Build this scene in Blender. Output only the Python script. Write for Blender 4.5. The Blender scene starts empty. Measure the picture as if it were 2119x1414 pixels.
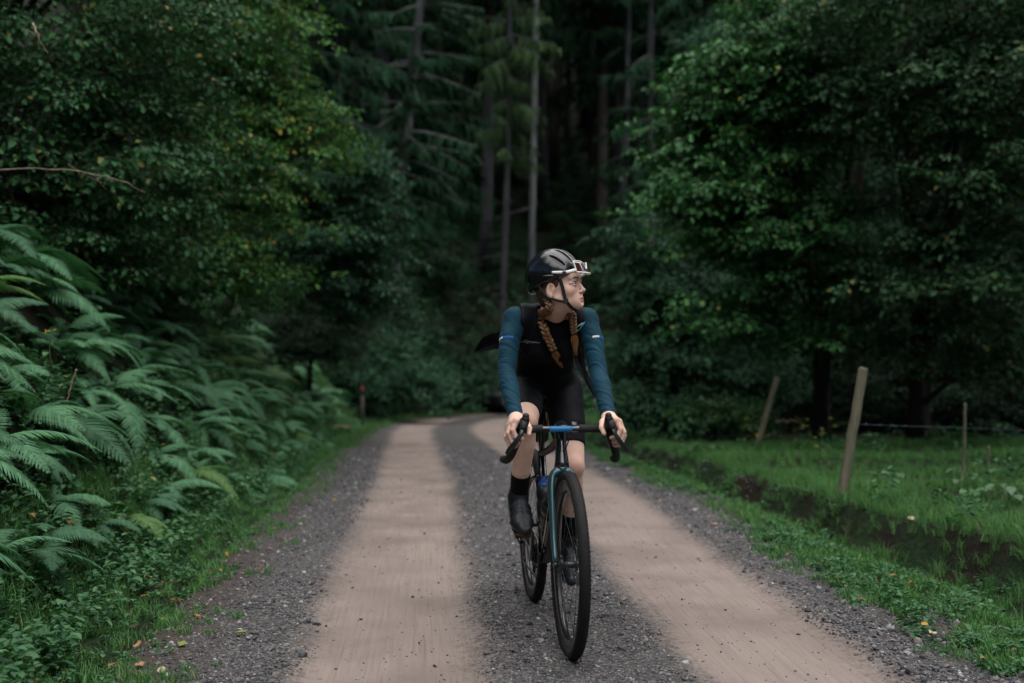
import bpy, math, random
import numpy as np

R = math.radians
SC = bpy.context.scene
COL = SC.collection

# ---------------------------------------------------------------- camera
CAM_H = 1.19
cam_data = bpy.data.cameras.new('camera')
cam = bpy.data.objects.new('camera', cam_data)
COL.objects.link(cam)
cam.location = (0, 0, CAM_H)
cam.rotation_euler = (R(90), 0, 0)
cam_data.sensor_width = 36.0
cam_data.lens = 41.96
cam_data.clip_start = 0.1
cam_data.clip_end = 600
cam_data.dof.use_dof = True
cam_data.dof.focus_distance = 4.72
cam_data.dof.aperture_fstop = 1.8
SC.camera = cam

# ---------------------------------------------------------------- daylight: an overcast evening under an open strip of sky
SUN_EL, SUN_AZ = R(77), R(125)          # azimuth clockwise from +Y (towards +X)
world = bpy.data.worlds.new('World')
SC.world = world
world.use_nodes = True
wn = world.node_tree.nodes
wl = world.node_tree.links
wn.clear()
sky = wn.new('ShaderNodeTexSky')
sky.sky_type = 'NISHITA'
sky.sun_disc = False
sky.sun_elevation = SUN_EL
sky.sun_rotation = SUN_AZ
sky.air_density = 1.0
sky.dust_density = 1.0
sky.ozone_density = 1.0
bg = wn.new('ShaderNodeBackground')
bg.inputs['Strength'].default_value = 0.05
wo = wn.new('ShaderNodeOutputWorld')
wl.new(sky.outputs[0], bg.inputs[0])
wl.new(bg.outputs[0], wo.inputs[0])

sun_data = bpy.data.lights.new('sun', 'SUN')
sun_data.energy = 3.2
sun_data.angle = R(105)
sun_data.color = (1.0, 0.97, 0.93)
sun = bpy.data.objects.new('sun', sun_data)
COL.objects.link(sun)
sun.location = (8, 4, 30)
sun.rotation_euler = (math.pi / 2 - SUN_EL, 0, math.pi - SUN_AZ)

SC.view_settings.view_transform = 'Standard'
SC.view_settings.look = 'None'
SC.view_settings.exposure = 1.15
SC.view_settings.gamma = 1.0
SC.view_settings.use_curve_mapping = False
SC.cycles.max_bounces = 5
SC.cycles.diffuse_bounces = 2
SC.cycles.glossy_bounces = 2
SC.cycles.transmission_bounces = 4
SC.cycles.transparent_max_bounces = 8
SC.cycles.use_adaptive_sampling = True
SC.cycles.adaptive_threshold = 0.02

# ---------------------------------------------------------------- helpers
FPX = 2470.0


def at(px, py, d):
    """point d metres in front of the camera seen at pixel (px, py) of the photograph"""
    return np.array([(px - 1059.5) / FPX * d, d, CAM_H - (py - 707.0) / FPX * d])


def tag(o, label=None, cat=None, group=None, kind=None):
    if label:
        o['label'] = label
    if cat:
        o['category'] = cat
    if group:
        o['group'] = group
    if kind:
        o['kind'] = kind
    return o


def empty(name, loc=(0, 0, 0), label=None, cat=None, group=None):
    o = bpy.data.objects.new(name, None)
    o.empty_display_size = 0.1
    COL.objects.link(o)
    o.location = loc
    return tag(o, label, cat, group)


def link(name, me, parent=None, loc=(0, 0, 0)):
    o = bpy.data.objects.new(name, me)
    COL.objects.link(o)
    o.location = loc
    if parent is not None:
        o.parent = parent
    return o


def mesh_np(name, verts, faces, mats=(), smooth=True, midx=None):
    """verts (n,3); faces: one array (m,k) or a list of such arrays"""
    if isinstance(faces, np.ndarray):
        faces = [faces]
    faces = [np.asarray(f, np.int32) for f in faces if len(f)]
    verts = np.asarray(verts, np.float32)
    me = bpy.data.meshes.new(name)
    me.vertices.add(len(verts))
    me.vertices.foreach_set('co', verts.ravel())
    nl = sum(f.size for f in faces)
    npoly = sum(len(f) for f in faces)
    me.loops.add(nl)
    me.loops.foreach_set('vertex_index', np.concatenate([f.ravel() for f in faces]))
    me.polygons.add(npoly)
    counts = np.concatenate([np.full(len(f), f.shape[1], np.int32) for f in faces])
    starts = np.concatenate([[0], np.cumsum(counts)[:-1]]).astype(np.int32)
    me.polygons.foreach_set('loop_start', starts)
    me.polygons.foreach_set('use_smooth', np.full(npoly, bool(smooth)))
    if midx is not None:
        me.polygons.foreach_set('material_index', np.asarray(midx, np.int32))
    for m in mats:
        me.materials.append(m)
    me.update(calc_edges=True)
    me.validate()
    return me


class MB:
    """collects simple shapes into one mesh"""
    def __init__(self):
        self.v, self.q, self.t, self.n = [], [], [], 0

    def add(self, v, q=None, t=None):
        v = np.asarray(v, float).reshape(-1, 3)
        if q is not None and len(q):
            self.q.append(np.asarray(q, np.int32) + self.n)
        if t is not None and len(t):
            self.t.append(np.asarray(t, np.int32) + self.n)
        self.v.append(v)
        self.n += len(v)
        return self

    def tube(self, pts, rad, n=8, flat=None, caps=True, closed=False, up=(0.13, 0.21, 0.97)):
        """swept tube; rad scalar/list or list of (ra, rb); frame kept by parallel transport"""
        P = np.asarray(pts, float)
        m = len(P)
        rad = np.asarray(rad, float)
        if rad.ndim == 0:
            rad = np.full((m, 2), float(rad))
        elif rad.ndim == 1:
            rad = np.stack([rad, rad], 1) if len(rad) == m else np.tile(rad, (m, 1))
        T = np.zeros_like(P)
        T[1:-1] = P[2:] - P[:-2]
        T[0] = P[1] - P[0]
        T[-1] = P[-1] - P[-2]
        if closed:
            T[0] = P[1] - P[-1]
            T[-1] = P[0] - P[-2]
        T /= np.linalg.norm(T, axis=1)[:, None] + 1e-12
        u = np.asarray(up, float)
        a = np.linspace(0, 2 * math.pi, n, endpoint=False)
        V = []
        for i in range(m):
            u = u - T[i] * np.dot(u, T[i])
            ln = np.linalg.norm(u)
            if ln < 1e-6:
                u = np.array([1.0, 0, 0]) - T[i] * T[i][0]
                ln = np.linalg.norm(u)
            u = u / ln
            w = np.cross(T[i], u)
            V.append(P[i] + np.outer(np.cos(a) * rad[i, 0], u) + np.outer(np.sin(a) * rad[i, 1], w))
        V = np.concatenate(V)
        q = []
        rng_ = range(m if closed else m - 1)
        for i in rng_:
            i2 = (i + 1) % m
            for j in range(n):
                j2 = (j + 1) % n
                q.append((i * n + j, i * n + j2, i2 * n + j2, i2 * n + j))
        t = []
        if caps and not closed:
            V = np.concatenate([V, P[:1], P[-1:]])
            c0, c1 = m * n, m * n + 1
            for j in range(n):
                j2 = (j + 1) % n
                t.append((c0, j2, j))
                t.append((c1, (m - 1) * n + j, (m - 1) * n + j2))
        return self.add(V, q, t)

    def box(self, c, size, rot=None, bev=0.0):
        s = np.asarray(size, float) / 2
        if bev <= 0:
            v = np.array([[x, y, z] for x in (-1, 1) for y in (-1, 1) for z in (-1, 1)], float) * s
            q = [(0, 1, 3, 2), (4, 6, 7, 5), (0, 4, 5, 1), (2, 3, 7, 6), (0, 2, 6, 4), (1, 5, 7, 3)]
            t = []
        else:
            v, q, t = [], [], []
            b = min(bev, s.min() * 0.99)
            idx = {}
            for sx in (-1, 1):
                for sy in (-1, 1):
                    for sz in (-1, 1):
                        for ax in range(3):
                            p = np.array([sx, sy, sz]) * (s - b)
                            p[ax] = (sx, sy, sz)[ax] * s[ax]
                            idx[(sx, sy, sz, ax)] = len(v)
                            v.append(p)
            for sx in (-1, 1):
                for sy in (-1, 1):
                    for sz in (-1, 1):
                        t.append((idx[(sx, sy, sz, 0)], idx[(sx, sy, sz, 1)], idx[(sx, sy, sz, 2)]))
            for ax in range(3):
                o1, o2 = [k for k in range(3) if k != ax]
                for sg in (-1, 1):
                    f = []
                    for a_, b_ in ((-1, -1), (1, -1), (1, 1), (-1, 1)):
                        k = [0, 0, 0]
                        k[ax], k[o1], k[o2] = sg, a_, b_
                        f.append(idx[(*k, ax)])
                    q.append(f)
                for a_ in (-1, 1):
                    for b_ in (-1, 1):
                        f = []
                        for sg, who in ((-1, o1), (1, o1), (1, o2), (-1, o2)):
                            k = [0, 0, 0]
                            k[ax], k[o1], k[o2] = sg, a_, b_
                            f.append(idx[(*k, who)])
                        q.append(f)
            v = np.array(v)
        if rot is not None:
            v = v @ np.asarray(rot, float).T
        return self.add(v + np.asarray(c, float), q, t)

    def sphere(self, c, r, nu=12, nv=8, rot=None):
        r = np.asarray(r, float) * np.ones(3)
        v, q, t = [], [], []
        for i in range(1, nv):
            th = math.pi * i / nv
            for j in range(nu):
                ph = 2 * math.pi * j / nu
                v.append((math.sin(th) * math.cos(ph), math.sin(th) * math.sin(ph), math.cos(th)))
        v += [(0, 0, 1), (0, 0, -1)]
        a, b = (nv - 1) * nu, (nv - 1) * nu + 1
        for i in range(nv - 2):
            for j in range(nu):
                j2 = (j + 1) % nu
                q.append((i * nu + j, (i + 1) * nu + j, (i + 1) * nu + j2, i * nu + j2))
        for j in range(nu):
            j2 = (j + 1) % nu
            t.append((a, j, j2))
            t.append((b, (nv - 2) * nu + j2, (nv - 2) * nu + j))
        v = np.array(v) * r
        if rot is not None:
            v = v @ np.asarray(rot, float).T
        return self.add(v + np.asarray(c, float), q, t)

    def lathe(self, prof, n=32, c=(0, 0, 0), rot=None, closed=False):
        """prof: (radius, height) pairs turned about the local z axis"""
        prof = np.asarray(prof, float)
        m = len(prof)
        a = np.linspace(0, 2 * math.pi, n, endpoint=False)
        v = np.stack([np.outer(prof[:, 0], np.cos(a)), np.outer(prof[:, 0], np.sin(a)),
                      np.repeat(prof[:, 1:2], n, 1)], 2).reshape(-1, 3)
        q = []
        for i in range(m if closed else m - 1):
            i2 = (i + 1) % m
            for j in range(n):
                j2 = (j + 1) % n
                q.append((i * n + j, i * n + j2, i2 * n + j2, i2 * n + j))
        if rot is not None:
            v = v @ np.asarray(rot, float).T
        return self.add(v + np.asarray(c, float), q)

    def arrays(self):
        return np.concatenate(self.v), [np.concatenate(x) for x in (self.q, self.t) if x]

    def mesh(self, name, m, smooth=True):
        v, f = self.arrays()
        return mesh_np(name, v, f, [m] if m else [], smooth)

    def build(self, name, m, parent=None, smooth=True):
        return link(name, self.mesh(name, m, smooth), parent)


def sharp(o, ang=35):
    """split shading at edges sharper than ang degrees"""
    me = o.data
    try:
        me.set_sharp_from_angle(angle=R(ang))
    except Exception:
        pass
    return o


def spline(pts, n):
    """Catmull-Rom through pts, n samples"""
    P = np.asarray(pts, float)
    P = np.vstack([2 * P[0] - P[1], P, 2 * P[-1] - P[-2]])
    m = len(P) - 3
    t = np.linspace(0, m - 1e-9, n)
    i = t.astype(int)
    f = (t - i)[:, None]
    p0, p1, p2, p3 = P[i], P[i + 1], P[i + 2], P[i + 3]
    return 0.5 * (2 * p1 + (p2 - p0) * f + (2 * p0 - 5 * p1 + 4 * p2 - p3) * f ** 2 + (3 * p1 - p0 - 3 * p2 + p3) * f ** 3)


def _hash(i, j, k, seed):
    h = (i.astype(np.int64) * 374761393 + j.astype(np.int64) * 668265263 + k.astype(np.int64) * 2147483647 + seed * 1274126177) & 0xffffffff
    h = ((h ^ (h >> 13)) * 1274126177) & 0xffffffff
    return ((h ^ (h >> 16)) & 0xffff) / 65535.0


def vnoise(x, y, z=None, seed=0):
    """smooth value noise 0..1"""
    x = np.asarray(x, float)
    y = np.asarray(y, float)
    z = np.zeros_like(x) if z is None else np.asarray(z, float)
    i, j, k = np.floor(x), np.floor(y), np.floor(z)
    fx, fy, fz = x - i, y - j, z - k
    fx, fy, fz = [f * f * (3 - 2 * f) for f in (fx, fy, fz)]
    i, j, k = i.astype(np.int64), j.astype(np.int64), k.astype(np.int64)
    out = 0
    for a in (0, 1):
        for b in (0, 1):
            for c in (0, 1):
                w = (fx if a else 1 - fx) * (fy if b else 1 - fy) * (fz if c else 1 - fz)
                out = out + w * _hash(i + a, j + b, k + c, seed)
    return out


def fbm(x, y, oct_=3, seed=0):
    s, a = 0, 0.5
    for o in range(oct_):
        s = s + a * vnoise(x * 2 ** o, y * 2 ** o, None, seed + o * 17)
        a *= 0.5
    return s / (1 - 0.5 ** oct_)


def smooth01(a, b, x):
    t = np.clip((x - a) / (b - a), 0, 1)
    return t * t * (3 - 2 * t)


def rotz(a):
    c, s = math.cos(a), math.sin(a)
    return np.array([[c, -s, 0], [s, c, 0], [0, 0, 1.0]])


def rotx(a):
    c, s = math.cos(a), math.sin(a)
    return np.array([[1.0, 0, 0], [0, c, -s], [0, s, c]])


def roty(a):
    c, s = math.cos(a), math.sin(a)
    return np.array([[c, 0, s], [0, 1.0, 0], [-s, 0, c]])


def unit(v):
    v = np.asarray(v, float)
    return v / (np.linalg.norm(v) + 1e-12)


def frames(yaw, pitch, roll):
    """batch of rotation matrices: local +y is the heading; arrays of angles"""
    n = len(yaw)
    cy, sy, cp, sp, cr, sr = np.cos(yaw), np.sin(yaw), np.cos(pitch), np.sin(pitch), np.cos(roll), np.sin(roll)
    Z = np.zeros(n)
    O = np.ones(n)
    Rz = np.stack([cy, -sy, Z, sy, cy, Z, Z, Z, O], 1).reshape(n, 3, 3)
    Rx = np.stack([O, Z, Z, Z, cp, -sp, Z, sp, cp], 1).reshape(n, 3, 3)
    Ry = np.stack([cr, Z, sr, Z, O, Z, -sr, Z, cr], 1).reshape(n, 3, 3)
    return Rz @ Rx @ Ry


def bake(templates, which, M, off):
    """stamp templates (verts, [faces...]) with matrices M (n,3,3, scale included) at off (n,3)"""
    V, F, n0 = [], {}, 0
    for k, (tv, tf) in enumerate(templates):
        idx = np.nonzero(which == k)[0]
        if not len(idx):
            continue
        v = np.einsum('nij,mj->nmi', M[idx], tv) + off[idx][:, None, :]
        V.append(v.reshape(-1, 3))
        base = n0 + np.arange(len(idx)) * len(tv)
        for f in tf:
            F.setdefault(f.shape[1], []).append((f[None] + base[:, None, None]).reshape(-1, f.shape[1]))
        n0 += len(idx) * len(tv)
    return np.concatenate(V), [np.concatenate(x) for x in F.values()]


# ---------------------------------------------------------------- materials
def new_mat(name):
    m = bpy.data.materials.new(name)
    m.use_nodes = True
    nt = m.node_tree
    nt.nodes.clear()
    out = nt.nodes.new('ShaderNodeOutputMaterial')
    return m, nt, out


class N:
    """terse node builder"""
    def __init__(self, nt):
        self.nt = nt

    def __call__(self, kind, ins=None, **props):
        n = self.nt.nodes.new('ShaderNode' + kind)
        for k, v in props.items():
            setattr(n, k, v)
        for k, v in (ins or {}).items():
            s = n.inputs[k]
            if hasattr(v, 'is_output'):
                self.nt.links.new(v, s)
            else:
                s.default_value = v
        return n

    def ramp(self, fac, stops, interp='LINEAR'):
        n = self.nt.nodes.new('ShaderNodeValToRGB')
        n.color_ramp.interpolation = interp
        e = n.color_ramp.elements
        while len(e) < len(stops):
            e.new(0.5)
        for el, (p, c) in zip(e, stops):
            el.position = p
            el.color = (*c, 1) if len(c) == 3 else c
        self.nt.links.new(fac, n.inputs[0])
        return n.outputs[0]

    def mix(self, fac, a, b, mode='MIX'):
        n = self.nt.nodes.new('ShaderNodeMix')
        n.data_type = 'RGBA'
        n.blend_type = mode
        for s, v in ((n.inputs[0], fac), (n.inputs[6], a), (n.inputs[7], b)):
            if hasattr(v, 'is_output'):
                self.nt.links.new(v, s)
            else:
                s.default_value = (*v, 1) if isinstance(v, tuple) and len(v) == 3 else v
        return n.outputs[2]

    def math(self, op, a, b=0.0, clamp=False):
        n = self.nt.nodes.new('ShaderNodeMath')
        n.operation = op
        n.use_clamp = clamp
        for s, v in ((n.inputs[0], a), (n.inputs[1], b)):
            if hasattr(v, 'is_output'):
                self.nt.links.new(v, s)
            else:
                s.default_value = v
        return n.outputs[0]

    def link(self, a, b):
        self.nt.links.new(a, b)


def plain(name, col, rough=0.6, spec=0.5, metal=0.0, var=0.0, scale=20.0, bump=0.0, bscale=None, coat=0.0, sheen=0.0):
    m, nt, out = new_mat(name)
    n = N(nt)
    p = n('BsdfPrincipled', {'Roughness': rough, 'Specular IOR Level': spec, 'Metallic': metal, 'Coat Weight': coat, 'Sheen Weight': sheen})
    p.inputs['Base Color'].default_value = (*col, 1)
    if var or bump:
        tc = n('TexCoord')
    if var:
        ns = n('TexNoise', {'Vector': tc.outputs['Object'], 'Scale': scale, 'Detail': 4.0})
        c = n.ramp(ns.outputs[0], [(0.3, tuple(x * (1 - var) for x in col)), (0.7, tuple(min(1, x * (1 + var)) for x in col))])
        n.link(c, p.inputs['Base Color'])
    if bump:
        nb = n('TexNoise', {'Vector': tc.outputs['Object'], 'Scale': bscale or scale, 'Detail': 3.0})
        b = n('Bump', {'Height': nb.outputs[0], 'Strength': bump, 'Distance': 0.01})
        n.link(b.outputs[0], p.inputs['Normal'])
    n.link(p.outputs[0], out.inputs[0])
    return m


def leaf_mat(name, stops, rough=0.45, spec=0.4, trans=0.2, tint=(0.9, 1.25, 0.7)):
    """a leaf: colour drawn per leaf, light passing through"""
    m, nt, out = new_mat(name)
    n = N(nt)
    g = n('NewGeometry')
    c = n.ramp(g.outputs['Random Per Island'], stops)
    p = n('BsdfPrincipled', {'Base Color': c, 'Roughness': rough, 'Specular IOR Level': spec})
    t = n('BsdfTranslucent', {'Color': n.mix(1.0, c, tint, 'MULTIPLY')})
    s = n('MixShader', {0: trans, 1: p.outputs[0], 2: t.outputs[0]})
    n.link(s.outputs[0], out.inputs[0])
    return m


def bark_mat(name, dark, light, scale=6.0, stretch=0.2, bump=0.5, moss=None):
    m, nt, out = new_mat(name)
    n = N(nt)
    tc = n('TexCoord')
    mp = n('Mapping', {'Vector': tc.outputs['Object'], 'Scale': (1, 1, stretch)})
    ns = n('TexNoise', {'Vector': mp.outputs[0], 'Scale': scale, 'Detail': 6.0, 'Roughness': 0.65})
    c = n.ramp(ns.outputs[0], [(0.35, dark), (0.65, light)])
    if moss:
        n2 = n('TexNoise', {'Vector': tc.outputs['Object'], 'Scale': 2.3, 'Detail': 3.0})
        c = n.mix(n.ramp(n2.outputs[0], [(0.45, (0, 0, 0)), (0.62, (1, 1, 1))]), c, moss)
    p = n('BsdfPrincipled', {'Base Color': c, 'Roughness': 0.85, 'Specular IOR Level': 0.2})
    b = n('Bump', {'Height': ns.outputs[0], 'Strength': bump, 'Distance': 0.03})
    n.link(b.outputs[0], p.inputs['Normal'])
    n.link(p.outputs[0], out.inputs[0])
    return m

# ================================================================ the ground
ROAD_C = spline([(1.9, -18), (1.3, -10), (0.58, 0), (0.28, 4.2), (0.13, 6.3), (-0.15, 10.5), (-0.75, 17.5), (-1.15, 23), (-1.05, 27),
                 (-0.4, 31), (1.2, 34.6), (4, 36.8), (9, 38), (20, 38), (45, 34)], 900)
_d = np.diff(ROAD_C, axis=0)
ROAD_S = np.concatenate([[0], np.cumsum(np.hypot(_d[:, 0], _d[:, 1]))])
_t = np.gradient(ROAD_C, axis=0)
ROAD_T = _t / np.linalg.norm(_t, axis=1)[:, None]
ROAD_N = np.stack([ROAD_T[:, 1], -ROAD_T[:, 0]], 1)      # to the right of travel
S0 = ROAD_S[np.argmin(np.abs(ROAD_C[:, 1]))]
_y = np.minimum(ROAD_C[:, 1], 37.0)
ROAD_Z = -0.035 * np.where(_y > 11, _y - 9, np.where(_y > 7, (_y - 7) ** 2 / 8.0, 0))
HALF = 1.64


def road_coords(x, y):
    """signed distance from the centre line (right positive) and road height"""
    x = np.asarray(x, float)
    y = np.asarray(y, float)
    sh = x.shape
    P = np.stack([x.ravel(), y.ravel()], 1)
    s = np.empty(len(P))
    z = np.empty(len(P))
    C = ROAD_C[::3]
    for a in range(0, len(P), 20000):
        q = P[a:a + 20000]
        i = np.argmin(((q[:, None, :] - C[None]) ** 2).sum(2), axis=1) * 3
        dv = q - ROAD_C[i]
        lat = (dv * ROAD_N[i]).sum(1)
        lon = (dv * ROAD_T[i]).sum(1)
        s[a:a + 20000] = np.where(np.abs(lon) > 0.6, np.sign(lat) * np.hypot(lat, lon), lat)
        z[a:a + 20000] = ROAD_Z[i]
    return s.reshape(sh), z.reshape(sh)


def ditch_edge(y):
    """distance from the road's edge to the lip of the ditch on the right"""
    return np.clip(0.57 - 0.075 * (np.asarray(y, float) - 5.6), 0.20, 0.66)


def terrain(x, y):
    x = np.asarray(x, float)
    y = np.asarray(y, float)
    s, z0 = road_coords(x, y)
    u = -s - HALF                                            # left of the road
    ul = np.maximum(u, 0)
    bank = np.where(ul < 0.45, 0.02 * ul, 0.009 + 1.22 * np.minimum(ul - 0.45, 2.4) + 0.42 * np.maximum(ul - 2.85, 0))
    bank = bank * smooth01(0, 0.6, ul) + 0.0
    lump = (fbm(x * 0.9, y * 0.9, 3, 3) - 0.5) * 0.5 * smooth01(0.4, 2.0, ul)
    v = np.maximum(s - HALF, 0)                              # right of the road
    ed = ditch_edge(y) + 0.25 * (vnoise(y * 1.1, y * 0 + 2.2, None, 5) - 0.5) + 0.18 * (vnoise(y * 3.1, y * 0, None, 8) - 0.5)
    ditch = -0.11 * np.exp(-((v - ed + 0.16) / 0.16) ** 2) * (v > 0)
    step = 0.15 * smooth01(0, 0.12, v - ed) * (0.75 + 0.5 * vnoise(y * 1.7, y * 0 + 5.0, None, 3))
    mead = 0.012 * v + 0.30 * np.maximum(v - 9, 0) + (fbm(x * 1.3, y * 1.3, 3, 9) - 0.5) * 0.10 * smooth01(0.6, 1.4, v)
    z = z0 + np.where(s < 0, bank + lump, ditch + step + mead)
    z = z + (fbm(x * 7, y * 7, 2, 21) - 0.5) * 0.03 * smooth01(0, 0.3, np.maximum(np.abs(s) - HALF, 0))
    z = np.where(np.abs(s) < HALF + 0.12, np.minimum(z, z0 - 0.035), z)
    return z


def build_ground():
    def axis(*seg):
        return np.unique(np.round(np.concatenate([np.arange(a, b, st) for a, b, st in seg] + [[seg[-1][1]]]), 4))
    gx = axis((-90, -20, 5), (-20, -8, 0.8), (-8, -4, 0.2), (-4, 4, 0.07), (4, 9, 0.16), (9, 20, 0.8), (20, 90, 5))
    gy = axis((-20, 2, 1.0), (2, 13, 0.09), (13, 26, 0.2), (26, 45, 0.45), (45, 90, 1.5), (90, 160, 6))
    X, Y = np.meshgrid(gx, gy)
    Z = terrain(X, Y)
    nx, ny = len(gx), len(gy)
    idx = np.arange(nx * ny).reshape(ny, nx)
    q = np.stack([idx[:-1, :-1], idx[:-1, 1:], idx[1:, 1:], idx[1:, :-1]], 2).reshape(-1, 4)
    m, nt, out = new_mat('forest_soil')
    n = N(nt)
    tc = n('TexCoord')
    n1 = n('TexNoise', {'Vector': tc.outputs['Object'], 'Scale': 1.4, 'Detail': 6.0})
    n2 = n('TexNoise', {'Vector': tc.outputs['Object'], 'Scale': 28.0, 'Detail': 5.0, 'Roughness': 0.7})
    soil = n.ramp(n2.outputs[0], [(0.3, (0.005, 0.004, 0.003)), (0.55, (0.013, 0.010, 0.007)), (0.75, (0.028, 0.021, 0.015))])
    moss = n.ramp(n2.outputs[0], [(0.3, (0.005, 0.011, 0.005)), (0.7, (0.018, 0.036, 0.014))])
    c = n.mix(n.ramp(n1.outputs[0], [(0.40, (0, 0, 0)), (0.58, (1, 1, 1))]), soil, moss)
    p = n('BsdfPrincipled', {'Base Color': c, 'Roughness': 0.95, 'Specular IOR Level': 0.1})
    b = n('Bump', {'Height': n2.outputs[0], 'Strength': 0.8, 'Distance': 0.03})
    n.link(b.outputs[0], p.inputs['Normal'])
    n.link(p.outputs[0], out.inputs[0])
    o = link('ground', mesh_np('ground', np.stack([X.ravel(), Y.ravel(), Z.ravel()], 1), q, [m]))
    tag(o, kind='structure')


def track_mask(s, y):
    """1 on the two worn wheel tracks, 0 on loose gravel"""
    w = 0.10 * (fbm(s * 2 + 7, y * 0.7, 3, 31) - 0.5)
    a = np.abs(np.abs(s + w) - 0.72)
    return 1 - smooth01(0.27, 0.43, a + 0.06 * (vnoise(s * 9, y * 5, None, 4) - 0.5))


def build_road():
    cs = np.linspace(-1.95, 1.95, 79)
    ii = np.nonzero((ROAD_C[:, 1] > -6) | (ROAD_C[:, 0] > 2))[0]
    ii = ii[ROAD_C[ii, 0] < 40]
    C, Nn, Z0 = ROAD_C[ii], ROAD_N[ii], ROAD_Z[ii]
    P = C[:, None, :] + Nn[:, None, :] * cs[None, :, None]
    S = np.repeat(cs[None], len(ii), 0)
    tm = track_mask(S, P[:, :, 1])
    Z = Z0[:, None] + 0.004 - 0.022 * tm + 0.012 * (1 - np.abs(S) / 2) + (fbm(P[:, :, 0] * 5, P[:, :, 1] * 5, 3, 2) - 0.5) * 0.012 * (1 - tm * 0.8)
    Z -= 0.10 * smooth01(1.62, 1.95, np.abs(S))
    V = np.stack([P[:, :, 0], P[:, :, 1], Z], 2).reshape(-1, 3)
    nx, ny = len(cs), len(ii)
    idx = np.arange(nx * ny).reshape(ny, nx)
    q = np.stack([idx[:-1, :-1], idx[:-1, 1:], idx[1:, 1:], idx[1:, :-1]], 2).reshape(-1, 4)
    m, nt, out = new_mat('gravel_track')
    me = mesh_np('road', V, q, [m])
    uv = me.uv_layers.new(name='lane')                     # u across in metres, v along in metres
    UV = np.stack([S.ravel(), np.repeat(ROAD_S[ii] - S0, nx)], 1).astype(np.float32)
    li = np.empty(len(me.loops), np.int32)
    me.loops.foreach_get('vertex_index', li)
    uv.data.foreach_set('uv', UV[li].ravel())
    n = N(nt)
    uvn = n('UVMap', uv_map='lane')
    tc = n('TexCoord')
    sep = n('SeparateXYZ', {0: uvn.outputs[0]})
    wn1 = n('TexNoise', {'Vector': n('Mapping', {'Vector': uvn.outputs[0], 'Scale': (1.6, 0.55, 1)}).outputs[0], 'Scale': 1.3, 'Detail': 4.0})
    wn2 = n('TexNoise', {'Vector': tc.outputs['Object'], 'Scale': 26.0, 'Detail': 4.0, 'Roughness': 0.7})
    wn3 = n('TexNoise', {'Vector': tc.outputs['Object'], 'Scale': 110.0, 'Detail': 3.0, 'Roughness': 0.7})
    u = n.math('ADD', sep.outputs[0], n.math('MULTIPLY', n.math('SUBTRACT', wn1.outputs[0], 0.5), 0.22))
    a = n.math('ABSOLUTE', n.math('SUBTRACT', n.math('ABSOLUTE', u), 0.72))
    a = n.math('ADD', a, n.math('ADD', n.math('MULTIPLY', n.math('SUBTRACT', wn2.outputs[0], 0.5), 0.36), n.math('MULTIPLY', n.math('SUBTRACT', wn3.outputs[0], 0.5), 0.34)))
    mask = n.ramp(a, [(0.27, (1, 1, 1)), (0.42, (0, 0, 0))])
    # packed sand
    streak = n('TexNoise', {'Vector': n('Mapping', {'Vector': uvn.outputs[0], 'Scale': (30, 0.8, 1)}).outputs[0], 'Scale': 2.0, 'Detail': 5.0, 'Roughness': 0.65})
    patch = n('TexNoise', {'Vector': tc.outputs['Object'], 'Scale': 1.7, 'Detail': 4.0})
    fine = n('TexNoise', {'Vector': tc.outputs['Object'], 'Scale': 240.0, 'Detail': 3.0, 'Roughness': 0.8})
    sand = n.ramp(streak.outputs[0], [(0.25, (0.192, 0.154, 0.133)), (0.5, (0.236, 0.190, 0.166)), (0.75, (0.270, 0.220, 0.194))])
    sand = n.mix(n.ramp(patch.outputs[0], [(0.42, (0, 0, 0)), (0.7, (0.85, 0.85, 0.85))]), sand, (0.150, 0.120, 0.104))
    thin = n('TexNoise', {'Vector': n('Mapping', {'Vector': uvn.outputs[0], 'Scale': (70, 1.1, 1)}).outputs[0], 'Scale': 1.6, 'Detail': 3.0})
    sand = n.mix(n.ramp(thin.outputs[0], [(0.55, (0, 0, 0)), (0.72, (0.55, 0.55, 0.55))]), sand, (0.132, 0.104, 0.090))
    grit = n('TexNoise', {'Vector': tc.outputs['Object'], 'Scale': 70.0, 'Detail': 3.0, 'Roughness': 0.7})
    sand = n.mix(n.ramp(grit.outputs[0], [(0.62, (0, 0, 0)), (0.72, (0.5, 0.5, 0.5))]), sand, (0.085, 0.070, 0.062))
    sand = n.mix(0.5, sand, n.ramp(fine.outputs[0], [(0.3, (0.55, 0.55, 0.55)), (0.7, (1, 1, 1))]), 'MULTIPLY')
    # loose gravel bed
    vo = n('TexVoronoi', {'Vector': tc.outputs['Object'], 'Scale': 95.0, 'Randomness': 1.0})
    vs = n('SeparateColor', {0: vo.outputs['Color']})
    st = n.ramp(vs.outputs[0], [(0.0, (0.018, 0.019, 0.022)), (0.3, (0.054, 0.057, 0.061)), (0.62, (0.088, 0.085, 0.084)), (0.85, (0.125, 0.114, 0.106)), (1.0, (0.20, 0.205, 0.215))])
    gap = n.ramp(vo.outputs['Distance'], [(0.35, (1, 1, 1)), (0.75, (0.45, 0.40, 0.38))])
    grav = n.mix(1.0, st, gap, 'MULTIPLY')
    grav = n.mix(n.ramp(wn2.outputs[0], [(0.45, (0, 0, 0)), (0.75, (0.6, 0.6, 0.6))]), grav, (0.075, 0.061, 0.052))
    # damp soil towards the verge
    edge = n.ramp(n.math('ADD', n.math('ABSOLUTE', sep.outputs[0]), n.math('MULTIPLY', n.math('SUBTRACT', wn2.outputs[0], 0.5), 0.5)),
                  [(1.3, (0, 0, 0)), (1.0, (0, 0, 0))])
    er = edge.node.color_ramp.elements
    er[0].position, er[1].position = 0.0, 1.0
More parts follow.
